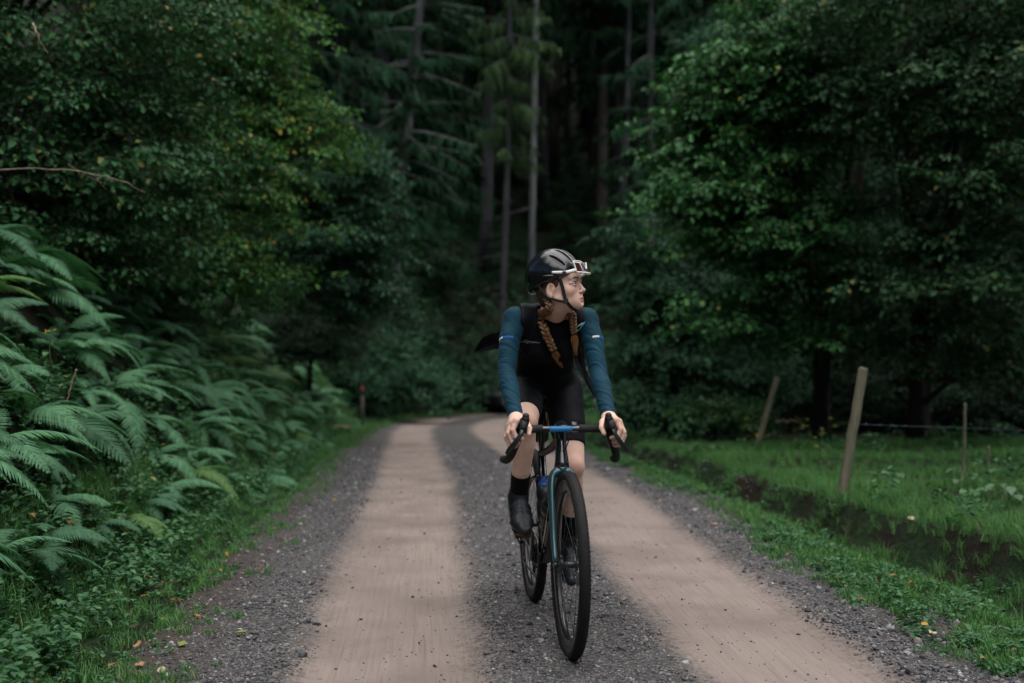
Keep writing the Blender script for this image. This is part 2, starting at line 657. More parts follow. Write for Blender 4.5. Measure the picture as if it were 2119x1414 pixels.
    emask = n.math('MULTIPLY', n.math('SUBTRACT', n.math('ADD', n.math('ABSOLUTE', sep.outputs[0]), n.math('MULTIPLY', n.math('SUBTRACT', wn2.outputs[0], 0.5), 0.5)), 1.30), 2.6, True)
    grav = n.mix(emask, grav, (0.040, 0.029, 0.022))
    c = n.mix(mask, grav, sand)
    p = n('BsdfPrincipled', {'Base Color': c, 'Roughness': 0.9, 'Specular IOR Level': 0.2})
    hb = n.math('ADD', n.math('MULTIPLY', n.math('SUBTRACT', 1.0, vo.outputs['Distance']), n.math('SUBTRACT', 1.0, mask)), n.math('MULTIPLY', fine.outputs[0], 0.25))
    b = n('Bump', {'Height': hb, 'Strength': 0.6, 'Distance': 0.008})
    n.link(b.outputs[0], p.inputs['Normal'])
    n.link(p.outputs[0], out.inputs[0])
    tag(link('road', me), kind='structure')


def road_point(s, Y):
    """world x, z for signed lateral offset s at depth Y (straight stretch only)"""
    i = np.clip(np.searchsorted(ROAD_C[:700, 1], Y), 0, 699)
    return ROAD_C[i, 0] + s, ROAD_Z[i]


def build_gravel():
    rng = np.random.default_rng(11)
    # template stones
    T = []
    phi = (1 + 5 ** 0.5) / 2
    ico_v = np.array([(-1, phi, 0), (1, phi, 0), (-1, -phi, 0), (1, -phi, 0), (0, -1, phi), (0, 1, phi), (0, -1, -phi), (0, 1, -phi),
                      (phi, 0, -1), (phi, 0, 1), (-phi, 0, -1), (-phi, 0, 1)], float) / math.hypot(1, phi)
    ico_f = np.array([(0, 11, 5), (0, 5, 1), (0, 1, 7), (0, 7, 10), (0, 10, 11), (1, 5, 9), (5, 11, 4), (11, 10, 2), (10, 7, 6), (7, 1, 8),
                      (3, 9, 4), (3, 4, 2), (3, 2, 6), (3, 6, 8), (3, 8, 9), (4, 9, 5), (2, 4, 11), (6, 2, 10), (8, 6, 7), (9, 8, 1)])
    oct_v = np.array([(1, 0, 0), (-1, 0, 0), (0, 1, 0), (0, -1, 0), (0, 0, 1), (0, 0, -1)], float)
    oct_f = np.array([(0, 2, 4), (2, 1, 4), (1, 3, 4), (3, 0, 4), (2, 0, 5), (1, 2, 5), (3, 1, 5), (0, 3, 5)])
    for k in range(5):
        T.append((ico_v * (1 + rng.normal(0, .18, (12, 1))) * [1, rng.uniform(.6, 1), rng.uniform(.45, .8)], [ico_f]))
    for k in range(4):
        T.append((oct_v * (1 + rng.normal(0, .22, (6, 1))) * [1, rng.uniform(.6, 1), rng.uniform(.5, .9)], [oct_f]))
    n = 105000
    Y = 3.8 + 12 * rng.random(n) ** 1.7
    s = rng.uniform(-1.75, 1.95, n)
    tm = track_mask(s, Y)
    a = np.abs(s)
    keep = rng.random(n) < np.where(tm > 0.6, 0.035, (1 - tm) ** 1.5) * np.where(a > 1.5, 0.6, 1.0) * (0.45 + 0.75 * fbm(s * 3, Y * 3, 2, 77))
    Y, s, tm = Y[keep], s[keep], tm[keep]
    n = len(Y)
    x, z = road_point(s, Y)
    z = z + 0.004 - 0.022 * tm + 0.012 * (1 - np.abs(s) / 2)
    z = np.where(np.abs(s) > 1.66, np.maximum(terrain(x, Y), z - 0.10 * smooth01(1.62, 1.95, np.abs(s))), z)
    size = 0.0032 + 0.0042 * rng.random(n) ** 2 + 0.006 * (rng.random(n) < 0.05) + 0.011 * (rng.random(n) < 0.008)
    size *= np.where(s > 1.0, 1.25, 1.0) * np.where(tm > 0.5, 0.55 + .5 * rng.random(n), 1.0) * (1 + 0.04 * np.maximum(Y - 6, 0))
    which = np.where(Y < 6.3, rng.integers(0, 5, n), rng.integers(5, 9, n))
    M = frames(rng.uniform(0, 6.28, n), rng.normal(0, .3, n), rng.normal(0, .3, n)) * size[:, None, None]
    V, F = bake(T, which, M, np.stack([x, Y, z + size * 0.25], 1))
    m, nt, out = new_mat('loose_stone')
    nn = N(nt)
    g = nn('NewGeometry')
    c = nn.ramp(g.outputs['Random Per Island'], [(0.0, (0.022, 0.023, 0.027)), (0.35, (0.060, 0.064, 0.072)), (0.62, (0.104, 0.101, 0.102)), (0.82, (0.15, 0.13, 0.12)), (0.95, (0.21, 0.21, 0.22)), (1.0, (0.34, 0.33, 0.32))])
    p = nn('BsdfPrincipled', {'Base Color': c, 'Roughness': 0.7, 'Specular IOR Level': 0.35})
    nn.link(p.outputs[0], out.inputs[0])
    tag(link('gravel', mesh_np('gravel', V, F, [m], smooth=False)), kind='stuff')


# ================================================================ low green things
def blade_clump(rng, nb, h, spread, lean):
    v, q = [], []
    for i in range(nb):
        a = rng.uniform(0, 6.28)
        r = spread * math.sqrt(rng.random())
        hh = h * rng.uniform(.45, 1.1)
        w = 0.0016 + 0.0013 * rng.random()
        d = rng.uniform(0, 6.28)
        le = lean * rng.uniform(.3, 1.3) * hh
        b = np.array([r * math.cos(a), r * math.sin(a), -0.01])
        dv = np.array([math.cos(d), math.sin(d), 0])
        wv = np.array([-math.sin(d), math.cos(d), 0]) * w
        p1 = b + dv * le * .25 + [0, 0, hh * .55]
        p2 = b + dv * le + [0, 0, hh * (0.98 if le < hh else .7)]
        k = len(v)
        v += [b - wv, b + wv, p1 + wv * .8, p1 - wv * .8, p2 + wv * .1, p2 - wv * .1]
        q += [(k, k + 1, k + 2, k + 3), (k + 3, k + 2, k + 4, k + 5)]
    return np.array(v), [np.array(q)]


def surf(x, y):
    """top of whatever lies there: soil or the road's shoulder"""
    s, z0 = road_coords(x, y)
    rz = z0 + .004 + .012 * (1 - np.abs(s) / 2) - .10 * smooth01(1.62, 1.95, np.abs(s))
    return np.where(np.abs(s) < 1.95, np.maximum(terrain(x, y), rz), terrain(x, y))


def scatter(rng, n, srange, yrange, ypow=1.5, edge=None):
    Y = yrange[0] + (yrange[1] - yrange[0]) * rng.random(n) ** ypow
    s = rng.uniform(*srange, n)
    if edge is not None:                               # offsets counted from the lip of the ditch
        s = s + HALF + ditch_edge(Y)
    x, _ = road_point(s, Y)
    return s, x, Y


def build_grass():
    rng = np.random.default_rng(5)
    T = [blade_clump(rng, 20, .055, .04, .8) for _ in range(4)] + [blade_clump(rng, 24, .12, .05, .9) for _ in range(4)] + \
        [blade_clump(rng, 20, .30, .06, 1.2) for _ in range(3)]
    V_, W_, O_, Sx = [], [], [], []

    def put(s, x, Y, which, scale, keep):
        s, x, Y, which, scale = s[keep], x[keep], Y[keep], which[keep], scale[keep]
        V_.append(which)
        Sx.append(scale)
        O_.append(np.stack([x, Y, surf(x, Y)], 1))
    # left verge
    n = 5200
    s, x, Y = scatter(rng, n, (-2.45, -1.20), (3.6, 25), 1.5)
    put(s, x, Y, np.where(s < -1.95, rng.integers(4, 8, n), rng.integers(0, 4, n)), rng.uniform(.55, 1.05, n),
        rng.random(n) < smooth01(-1.25, -1.75, s) * smooth01(.30, .55, fbm(x * 2, Y * 2, 3, 6) + .25 * smooth01(-1.5, -1.9, s)))
    # right verge: patchy, low
    n = 6500
    s, x, Y = scatter(rng, n, (-1.1, -.06), (4.2, 20), 1.5, 1)
    put(s, x, Y, rng.integers(0, 4, n), rng.uniform(.7, 1.3, n), rng.random(n) < smooth01(1.22, 1.62, s + .25 * (vnoise(x * 3, Y * 3, None, 51) - .5)) * smooth01(.36, .58, fbm(x * 2.2, Y * 2.2, 3, 14) + .2 * smooth01(-.7, -.2, s - HALF - ditch_edge(Y))))
    # lip of the ditch: long hanging grass
    n = 1900
    s, x, Y = scatter(rng, n, (-.10, .55), (4.6, 18), 1.4, 1)
    put(s, x, Y, rng.integers(8, 11, n), rng.uniform(.22, .5, n), rng.random(n) < .6)
    # meadow
    n = 10500
    s, x, Y = scatter(rng, n, (.06, 5.6), (4.6, 14), 1.25, 1)
    put(s, x, Y, rng.integers(4, 8, n), rng.uniform(.38, .85, n), rng.random(n) < (.65 + .5 * fbm(x, Y, 2, 40)))
    # verge of the far bend
    n = 6500
    x = rng.uniform(-6, 8, n)
    Y = rng.uniform(13, 42, n)
    s, _ = road_coords(x, Y)
    put(s, x, Y, rng.integers(4, 8, n), rng.uniform(.6, 1.0, n) * (.6 + Y / 30), ((s < -1.62 + .40 * smooth01(14, 24, Y)) | (s > 1.5)) & (np.abs(s) < 3.6) & ((s < 0) | (Y > 20)))
    which = np.concatenate(V_)
    sc = np.concatenate(Sx)
    off = np.concatenate(O_)
    n = len(which)
    M = frames(rng.uniform(0, 6.28, n), rng.normal(0, .12, n), rng.normal(0, .12, n)) * sc[:, None, None]
    V, F = bake(T, which, M, off)
    m = leaf_mat('grass_blade', [(0, (0.028, 0.092, 0.028)), (.5, (0.060, 0.172, 0.048)), (.9, (0.108, 0.225, 0.070)), (1, (0.20, 0.18, 0.08))], .6, .12, .25)
    tag(link('grass', mesh_np('grass', V, F, [m])), kind='stuff')


def leaf_shape(L, W, fold=.18, curl=.12):
    """one leaf along +y lying in the xy plane, folded on its midrib: 8 vertices, 4 quads"""
    v = np.array([(0, 0, 0), (-.36 * W, .28 * L, fold * W), (-.46 * W, .58 * L, fold * W - curl * L * .3), (0, L, -curl * L),
                  (.46 * W, .58 * L, fold * W - curl * L * .3), (.36 * W, .28 * L, fold * W), (0, .3 * L, 0), (0, .62 * L, -curl * L * .3)])
    q = np.array([(0, 6, 7, 1), (1, 7, 3, 2), (6, 0, 5, 7), (7, 5, 4, 3)])
    q = np.array([(0, 6, 1, 1), (1, 6, 7, 2), (0, 5, 6, 6), (6, 5, 4, 7)])
    t = np.array([(0, 6, 1), (0, 5, 6), (2, 7, 3), (7, 4, 3)])
    q = np.array([(1, 6, 7, 2), (6, 5, 4, 7)])
    return v, q, t


def leaf_lite(L, W, fold=.2, curl=.1):
    v = np.array([(0, 0, 0), (-.45 * W, .35 * L, fold * W), (-.36 * W, .72 * L, fold * W - curl * L * .5), (0, L, -curl * L),
                  (.36 * W, .72 * L, fold * W - curl * L * .5), (.45 * W, .35 * L, fold * W)])
    q = np.array([(0, 3, 2, 1), (0, 5, 4, 3)])
    return v, q


def merge(parts):
    """parts: list of (verts, quads) -> one template"""
    V, Q, n = [], [], 0
    for v, q in parts:
        V.append(v)
        Q.append(q + n)
        n += len(v)
    return np.concatenate(V), [np.concatenate(Q)]


def rosette(rng, nl, L, W, h):
    parts = []
    for i in range(nl):
        v, q = leaf_lite(L * rng.uniform(.6, 1.1), W * rng.uniform(.7, 1.1))
        a = rng.uniform(0, 6.28)
        M = rotz(a) @ rotx(rng.uniform(-.5, .6))
        r = rng.uniform(0, L * 1.1)
        d = M @ np.array([0, 1, 0])
        parts.append((v @ M.T + [d[0] * r, d[1] * r, h * rng.uniform(.15, 1)], q))
    return merge(parts)


def build_ground_cover():
    rng = np.random.default_rng(8)
    T = [rosette(rng, 11, .035, .026, .05) for _ in range(3)] + [rosette(rng, 16, .06, .042, .22) for _ in range(4)]
    W_, O_, S_ = [], [], []

    def put(x, Y, which, scale, keep):
        W_.append(which[keep])
        S_.append(scale[keep])
        O_.append(np.stack([x[keep], Y[keep], surf(x[keep], Y[keep])], 1))
    n = 3200
    s, x, Y = scatter(rng, n, (-2.9, -1.50), (3.6, 26), 1.5)
    put(x, Y, np.where(s < -1.88, rng.integers(3, 7, n), rng.integers(0, 3, n)), rng.uniform(.4, .95, n), rng.random(n) < smooth01(.25, .5, fbm(x * 2, Y * 2, 2, 60) + .2 * smooth01(-1.8, -2.1, s)) * smooth01(-1.5, -1.85, s))
    n = 1500
    s, x, Y = scatter(rng, n, (-6, -2.6), (3.6, 30), 1.3)
    put(x, Y, rng.integers(3, 7, n), rng.uniform(.8, 1.4, n), rng.random(n) < .8)
    n = 2600
    s, x, Y = scatter(rng, n, (-1.0, .10), (4.2, 20), 1.4, 1)
    put(x, Y, rng.integers(0, 3, n), rng.uniform(.6, 1.2, n), rng.random(n) < smooth01(1.20, 1.62, s + .25 * (vnoise(x * 3, Y * 3, None, 52) - .5)) * smooth01(.38, .6, fbm(x * 2.2, Y * 2.2, 3, 15)))
    n = 900
    s, x, Y = scatter(rng, n, (.15, 5.6), (4.6, 14), 1.2, 1)
    put(x, Y, rng.integers(0, 7, n), rng.uniform(.7, 1.3, n), rng.random(n) < smooth01(.5, .66, fbm(x * .8, Y * .8, 2, 44)))
    # weeds below the far bend
    n = 1500
    x = rng.uniform(-14, 12, n)
    Y = rng.uniform(26, 44, n)
    s_, _ = road_coords(x, Y)
    put(x, Y, rng.integers(3, 7, n), rng.uniform(1.5, 2.8, n), (np.abs(s_) > 2.0) & (rng.random(n) < .75))
    which = np.concatenate(W_)
    sc = np.concatenate(S_)
    off = np.concatenate(O_)
    n = len(which)
    M = frames(rng.uniform(0, 6.28, n), rng.normal(0, .15, n), rng.normal(0, .15, n)) * sc[:, None, None]
    V, F = bake(T, which, M, off)
    m = leaf_mat('weed_leaf', [(0, (0.020, 0.062, 0.027)), (.55, (0.040, 0.112, 0.046)), (.990, (0.078, 0.165, 0.068)), (.994, (0.2, 0.16, 0.04)), (1, (0.22, 0.11, 0.03))], .6, .15, .2)
    tag(link('ground_cover', mesh_np('ground_cover', V, F, [m])), kind='stuff')


# ---------------------------------------------------------------- ferns
def frond_mesh(rng, name, L, droop, mat, npair=24):
    """arching frond along +y, tip drooping; pinnae toothed on both edges"""
    V, Q, T = [], [], []
    n = 0
    t = np.linspace(0, 1, 16)
    cy = L * (t - 0.18 * droop * t ** 2)
    cz = L * (0.42 * t - (0.42 + 0.38 * droop) * t ** 2)
    cx = L * rng.uniform(-.08, .08) * t ** 2
    C = np.stack([cx, cy, cz], 1)
    r = MB()
    r.tube(C, np.linspace(.0035, .0008, 16), n=4, caps=False)
    rv, rf = r.arrays()
    V.append(rv)
    Q.append(rf[0])
    n += len(rv)
    for k in range(npair):
        f = 0.16 + 0.83 * (k + .5) / npair
        i = f * 15
        i0 = int(i)
        p = C[i0] + (C[min(i0 + 1, 15)] - C[i0]) * (i - i0)
        tan = unit(C[min(i0 + 1, 15)] - C[i0])
        g = (f - .16) / .84
        ln = L * 0.335 * (min(1, .45 + g * 3.2)) * (1 - g) ** .72 * rng.uniform(.88, 1.08)
        w = L * .83 / npair * .70
        for sd in (-1, 1):
            side = unit(np.cross(tan, (0, 0, 1))) * sd
            d = unit(side * .92 + tan * (.34 + .3 * g) + np.array([0, 0, -.10 - .12 * rng.random()]))
            wv = unit(tan - d * np.dot(tan, d)) * w
            nt_ = 6
            base = n
            pts = []
            for j in range(nt_ + 1):
                u = j / nt_
                wid = (1 - u) ** .75 * (1.0 if j % 2 == 0 else .62) + .04
                c = p + d * ln * u + np.array([0, 0, -ln * .16 * u * u])
                pts += [c - wv * wid * .95, c + np.array([0, 0, w * .10]), c + wv * wid * .95]
            V.append(np.array(pts))
            for j in range(nt_):
                a = base + j * 3
                Q.append(np.array([(a, a + 1, a + 4, a + 3), (a + 1, a + 2, a + 5, a + 4)]))
            n += len(pts)
    return mesh_np(name, np.concatenate(V), [np.concatenate(Q)], [mat])


def build_ferns():
    rng = np.random.default_rng(21)
    greens = [leaf_mat('fern_green', [(0, (0.046, 0.130, 0.062)), (1, (0.086, 0.196, 0.098))], .65, .12, .2),
              leaf_mat('fern_deep_green', [(0, (0.032, 0.090, 0.046)), (1, (0.056, 0.132, 0.068))], .65, .12, .2),
              leaf_mat('fern_yellow_green', [(0, (0.060, 0.135, 0.042)), (1, (0.095, 0.175, 0.055))], .6, .12, .25)]
    bank = []
    for gi, g in enumerate(greens):
        bank.append([frond_mesh(rng, 'frond', 1.0, d, g) for d in (.6, 1.0, 1.35)])
    spots = []
    # the big ones at the edge of the photograph, then the bank filled row by row
    tries = 0
    while len(spots) < 292 and tries < 30000:
        tries += 1
        Y = 3.9 + 21 * rng.random() ** 1.45
        u = rng.uniform(.62 if Y < 9 else .4, 3.7) if Y < 14 else rng.uniform(.3, 3.6)
        s = -HALF - u
        x, _ = road_point(np.array([s]), np.array([Y]))
        x = float(x[0])
        px = 1059.5 + x / Y * FPX
        if px < -260:
            continue
        md = .17 + .0125 * Y
        if any((x - a) ** 2 + (Y - b) ** 2 < md * md for a, b, _, _ in spots):
            continue
        spots.append((x, Y, u, px))
    for x, Y, u, px in spots:
        z = float(terrain(np.array([x]), np.array([Y]))[0])
        row = 'at the foot of the left bank' if u < 1.1 else ('halfway up the left bank' if u < 2.1 else 'high on the left bank')
        far = 'nearest the camera' if Y < 7 else ('level with the rider or just beyond' if Y < 13 else 'far along towards the bend')
        o = empty('fern', (x, Y, z - .02), 'green fern %s, %s' % (row, far), 'fern', 'ferns on the left bank')
        gi = 2 if rng.random() < .05 else (1 if (u > 1.6 and rng.random() < .7) or rng.random() < .25 else 0)
        size = rng.uniform(.36, .60) * (.88 if Y < 7.5 else 1) * (1.0 if u > .8 else .75)
        nf = int(rng.integers(9, 13)) if Y < 12 else int(rng.integers(7, 9))
        a0 = rng.uniform(0, 6.28)
        for k in range(nf):
            # fronds lean towards the road and the light
            a = a0 + k * 6.283 / nf + rng.normal(0, .2)
            f = link('frond', bank[gi][int(rng.integers(0, 3))], o)
            toward = math.cos(a + math.pi / 2)             # heading of the frond against +x
            f.rotation_euler = (R(28) + rng.normal(0, .16) - .25 * toward, rng.normal(0, .2), a)
            sc = size * rng.uniform(.75, 1.12) * (1 + .15 * toward)
            f.scale = (sc, sc, sc)
            f.location = (rng.normal(0, .02), rng.normal(0, .02), 0)

# ================================================================ trees
def leafy_spray(rng, L, nl, leaf, wid, flat=.35):
    """flat twig along +y with leaves left and right; returns leaves and a thin stem"""
    parts = []
    stems = MB()
    nside = 5
    axes = [(np.zeros(3), np.array([0, 1.0, 0]), L)]
    for k in range(nside):
        t = .15 + .7 * k / nside
        sd = 1 if k % 2 else -1
        a = sd * rng.uniform(.6, 1.0)
        axes.append((np.array([0, t * L, 0]), np.array([math.sin(a), math.cos(a), rng.normal(0, .1)]), L * (1 - t) * rng.uniform(.55, .8)))
    tot = sum(a[2] for a in axes)
    for o, d, ln in axes:
        d = unit(d)
        droop = rng.uniform(.05, .22)
        m = max(2, int(round(nl * ln / tot)))
        pts = [o + d * ln * t + np.array([0, 0, -droop * ln * t * t]) for t in np.linspace(0, 1, 4)]
        stems.tube(pts, [.004, .003, .0022, .0012], n=3, caps=False)
        for j in range(m):
            t = (j + .6) / m
            p = o + d * ln * t + np.array([0, 0, -droop * ln * t * t])
            sd = 1 if j % 2 else -1
            a = math.atan2(-d[0], d[1]) + sd * rng.uniform(.5, 1.1) * (1 if j < m - 1 else .1)
            M = rotz(a) @ rotx(rng.normal(-.18, flat)) @ roty(rng.normal(0, flat))
            sc = rng.uniform(.65, 1.1)
            v, q = leaf_lite(leaf * sc, wid * sc, rng.uniform(.1, .3), rng.uniform(.05, .25))
            parts.append((v @ M.T + p, q))
    lv, lq = merge(parts)
    sv, sq = stems.arrays()
    return lv, lq[0], sv, sq[0]


def make_crown(rng, lobes, axis_xy, base_z, bough, nspray, sprays, reach=.75, shell=.55, scale=(.8, 1.2), face=None, droop=.25):
    """spray placements on boughs spread through ellipsoid lobes [(centre, radii, weight)]"""
    pos, yaw, pit, boughs = [], [], [], []
    for c, r, nb in lobes:
        c, r = np.asarray(c, float), np.asarray(r, float)
        k = 0
        nb = max(2, int(round(nb * .86)))
        while k < nb:
            d = unit(rng.normal(0, 1, 3))
            if face is not None and np.dot(d, face) < -.35 and rng.random() < .8:
                continue
            if d[2] < -.5 and rng.random() < .6:
                continue
            rad = shell + (1 - shell) * rng.random() ** .6
            p = c + d * r * rad
            k += 1
            boughs.append(p)
            out = np.array([p[0] - axis_xy[0], p[1] - axis_xy[1]])
            out = out / (np.linalg.norm(out) + 1e-6) + .7 * d[:2]
            a0 = math.atan2(-out[0], out[1])
            m = rng.poisson(nspray * 1.3) + 2
            q = rng.normal(0, 1, (m, 3)) * [bough * 1.25, bough * 1.2, bough * .20]
            Rm = rotz(a0)
            pos.append(p + q @ Rm.T - np.array([0, 0, 1]) * (np.abs(q[:, 1:2]) * .18))
            yaw.append(a0 + rng.normal(0, .75, m))
            pit.append(rng.normal(-droop, .28, m))
    return np.concatenate(pos), np.concatenate(yaw), np.concatenate(pit), boughs


def broadleaf(name, label, cat, foot, top, trunk_r, lobes, leaf_m, bark_m, seed, leaf=.05, wid=.034, bough=.22, nspray=9, L=.42, nl=26,
              nlimb=9, group=None, face=None, shell=.55, stems=1, droop=.25, scale=(.6, 1.3), lean=None, upper=None):
    if upper:                                          # the rest of the crown, high over the frame
        ux, uy, uz, ur = upper
        lobes = lobes + [(np.array([ux, uy, uz + 1.9 * k]), (ur, ur, 1.2), 24) for k in range(3)]
    rng = np.random.default_rng(seed)
    foot = np.asarray(foot, float)
    top = np.asarray(top, float)
    o = empty(name, tuple(foot), label, cat, group)
    T = [leafy_spray(rng, L, nl, leaf, wid) for _ in range(4)]
    pos, yaw, pit, boughs = make_crown(rng, lobes, foot[:2] if lean is None else lean, foot[2], bough, nspray, T, face=face, shell=shell, droop=droop)
    n = len(pos)
    sc = rng.uniform(*scale, n)
    M = frames(yaw, pit, rng.normal(0, .3, n)) * sc[:, None, None]
    off = pos - np.einsum('nij,j->ni', M, np.array([0, L * .5, 0])) - foot
    which = rng.integers(0, 4, n)
    V, F = bake([(t[0], [t[1]]) for t in T], which, M, off)
    V2, F2 = bake([(t[2], [t[3]]) for t in T], which, M, off)
    me = mesh_np('crown', np.concatenate([V, V2]), [np.concatenate([F[0], F2[0] + len(V)])], [leaf_m, bark_m],
                 midx=np.concatenate([np.zeros(len(F[0])), np.ones(len(F2[0]))]))
    cr = link('crown', me, o)
    tag(cr, kind='stuff')
    # trunk(s)
    for k in range(stems):
        a = rng.uniform(0, 6.28)
        e = top + (np.array([math.cos(a), math.sin(a), 0]) * .18 * (top[2] - foot[2]) * (k > 0))
        P = spline([foot, foot + (e - foot) * .35 + rng.normal(0, .04, 3) * (top[2] - foot[2]) * .5, foot + (e - foot) * .7 + rng.normal(0, .05, 3) * (top[2] - foot[2]) * .5, e], 14) - foot
        rr = trunk_r * np.linspace(1, .25, 14) * (1 if k == 0 else .7)
        rr[0] *= 1.5
        P[0, 2] -= .15
        MB().tube(P, rr, n=9).build('trunk', bark_m, o)
        if k == 0:
            main = P + foot
    for k in range(min(nlimb, len(boughs))):
        b = boughs[int(rng.integers(0, len(boughs)))]
        hs = np.clip((b[2] - foot[2]) * rng.uniform(.35, .75) / max(top[2] - foot[2], .1), .08, .92)
        st = main[int(hs * 13)]
        mid = st + (b - st) * .5 + np.array([0, 0, .12 * np.linalg.norm(b - st)])
        P = spline([st, mid, b], 8) - foot
        MB().tube(P, np.linspace(trunk_r * .32, .006, 8), n=5).build('limb', bark_m, o)
    return o


def spruce_bough(rng, L, hang):
    """spruce branch along +y: side shoots as needle-fringed strips hanging from a sagging axis"""
    V, Q, n = [], [], 0
    axis = lambda t: np.array([0, L * t, L * (.10 * t - .32 * t * t + .12 * t ** 3)])
    ns = int(16 * L)
    for k in range(ns):
        t = .12 + .88 * (k + rng.random() * .6) / ns
        p = axis(t)
        for sd in (-1, 1):
            ln = L * .34 * (1 - t * .55) * rng.uniform(.5, 1.1)
            a = sd * rng.uniform(.55, 1.15)
            d = unit(np.array([math.sin(a), math.cos(a), -hang * rng.uniform(.3, 1.2)]))
            w = .030 * rng.uniform(.7, 1.2)
            side = unit(np.cross(d, (0, 0, 1)) + rng.normal(0, .35, 3))
            m = 5
            base = n
            pts = []
            for j in range(m + 1):
                u = j / m
                c = p + d * ln * u + np.array([0, 0, -hang * ln * .45 * u * u])
                ww = w * (1.0 if j % 2 else .35) * (1 - .6 * u)
                pts += [c - side * ww, c + side * ww]
            V.append(np.array(pts))
            Q.append(np.array([(base + 2 * j, base + 2 * j + 1, base + 2 * j + 3, base + 2 * j + 2) for j in range(m)]))
            n += len(pts)
    st = MB()
    st.tube([axis(t) for t in np.linspace(0, 1, 5)], [.022, .016, .011, .006, .003], n=3, caps=False)
    sv, sf = st.arrays()
    return np.concatenate(V), np.concatenate(Q), sv, sf[0]


SPR = {}


def spruce(label, foot, h, r0, bark_m, needle_m, seed, low=.25, length=2.2, nwhorl=26, per=5, lean=(0, 0), group=None, hang=.9, name='spruce_tree', dead=0, cone=.75):
    rng = np.random.default_rng(seed)
    foot = np.asarray(foot, float)
    key = round(hang, 1)
    if key not in SPR:
        r2 = np.random.default_rng(99)
        SPR[key] = [spruce_bough(r2, 1.0, hang) for _ in range(4)]
    T = SPR[key]
    o = empty(name, tuple(foot), label, 'tree', group)
    ts = np.linspace(0, 1, 12)
    bend = rng.normal(0, .012, 2)
    P = np.stack([lean[0] * h * ts + bend[0] * h * np.sin(ts * 3), lean[1] * h * ts + bend[1] * h * np.sin(ts * 3), h * ts - .2], 1)
    MB().tube(P, r0 * (1 - ts * .85) * np.where(ts == 0, 1.35, 1), n=10).build('trunk', bark_m, o)
    pos, yaw, pit, sc = [], [], [], []
    for k in range(nwhorl):
        f = low + (1 - low) * (k + rng.random()) / nwhorl
        c = np.array([np.interp(f, ts, P[:, i]) for i in range(3)])
        g = (f - low) / (1 - low)
        for j in range(per):
            if rng.random() < .15:
                continue
            pos.append(c + [0, 0, rng.normal(0, .1)])
            yaw.append(rng.uniform(0, 6.28))
            pit.append(rng.normal(-.26 + .40 * g, .16))
            sc.append(length * (1 - g) ** cone * rng.uniform(.65, 1.1) * (.55 + .45 * min(1, g * 6 + .2)))
    n = len(pos)
    M = frames(np.array(yaw), np.array(pit), rng.normal(0, .15, n)) * np.array(sc)[:, None, None]
    off = np.array(pos)
    which = rng.integers(0, 4, n)
    V, F = bake([(t[0], [t[1]]) for t in T], which, M, off)
    V2, F2 = bake([(t[2], [t[3]]) for t in T], which, M, off)
    me = mesh_np('crown', np.concatenate([V, V2]), [np.concatenate([F[0], F2[0] + len(V)])], [needle_m, bark_m],
                 midx=np.concatenate([np.zeros(len(F[0])), np.ones(len(F2[0]))]))
    tag(link('crown', me, o), kind='stuff')
    for k in range(dead):
        f = rng.uniform(.12, low)
        c = np.array([np.interp(f, ts, P[:, i]) for i in range(3)])
        a = rng.uniform(0, 6.28)
        ln = rng.uniform(.5, 1.5)
        d = np.array([math.cos(a), math.sin(a), rng.uniform(-.5, -.1)])
        MB().tube(spline([c, c + d * ln * .5 + [0, 0, .05], c + d * ln], 6), np.linspace(.022, .005, 6), n=4).build('limb', bark_m, o)
    return o


def ground_z(x, y):
    return float(terrain(np.array([float(x)]), np.array([float(y)]))[0])


def grounded(px, py, d):
    """foot on the terrain under the point seen at pixel (px, py), d metres away"""
    p = at(px, py, d)
    return np.array([p[0], p[1], ground_z(p[0], p[1])])


def lobe(px, py, d, rx, rz, ry, nb):
    return (at(px, py, d), (rx, ry, rz), nb)


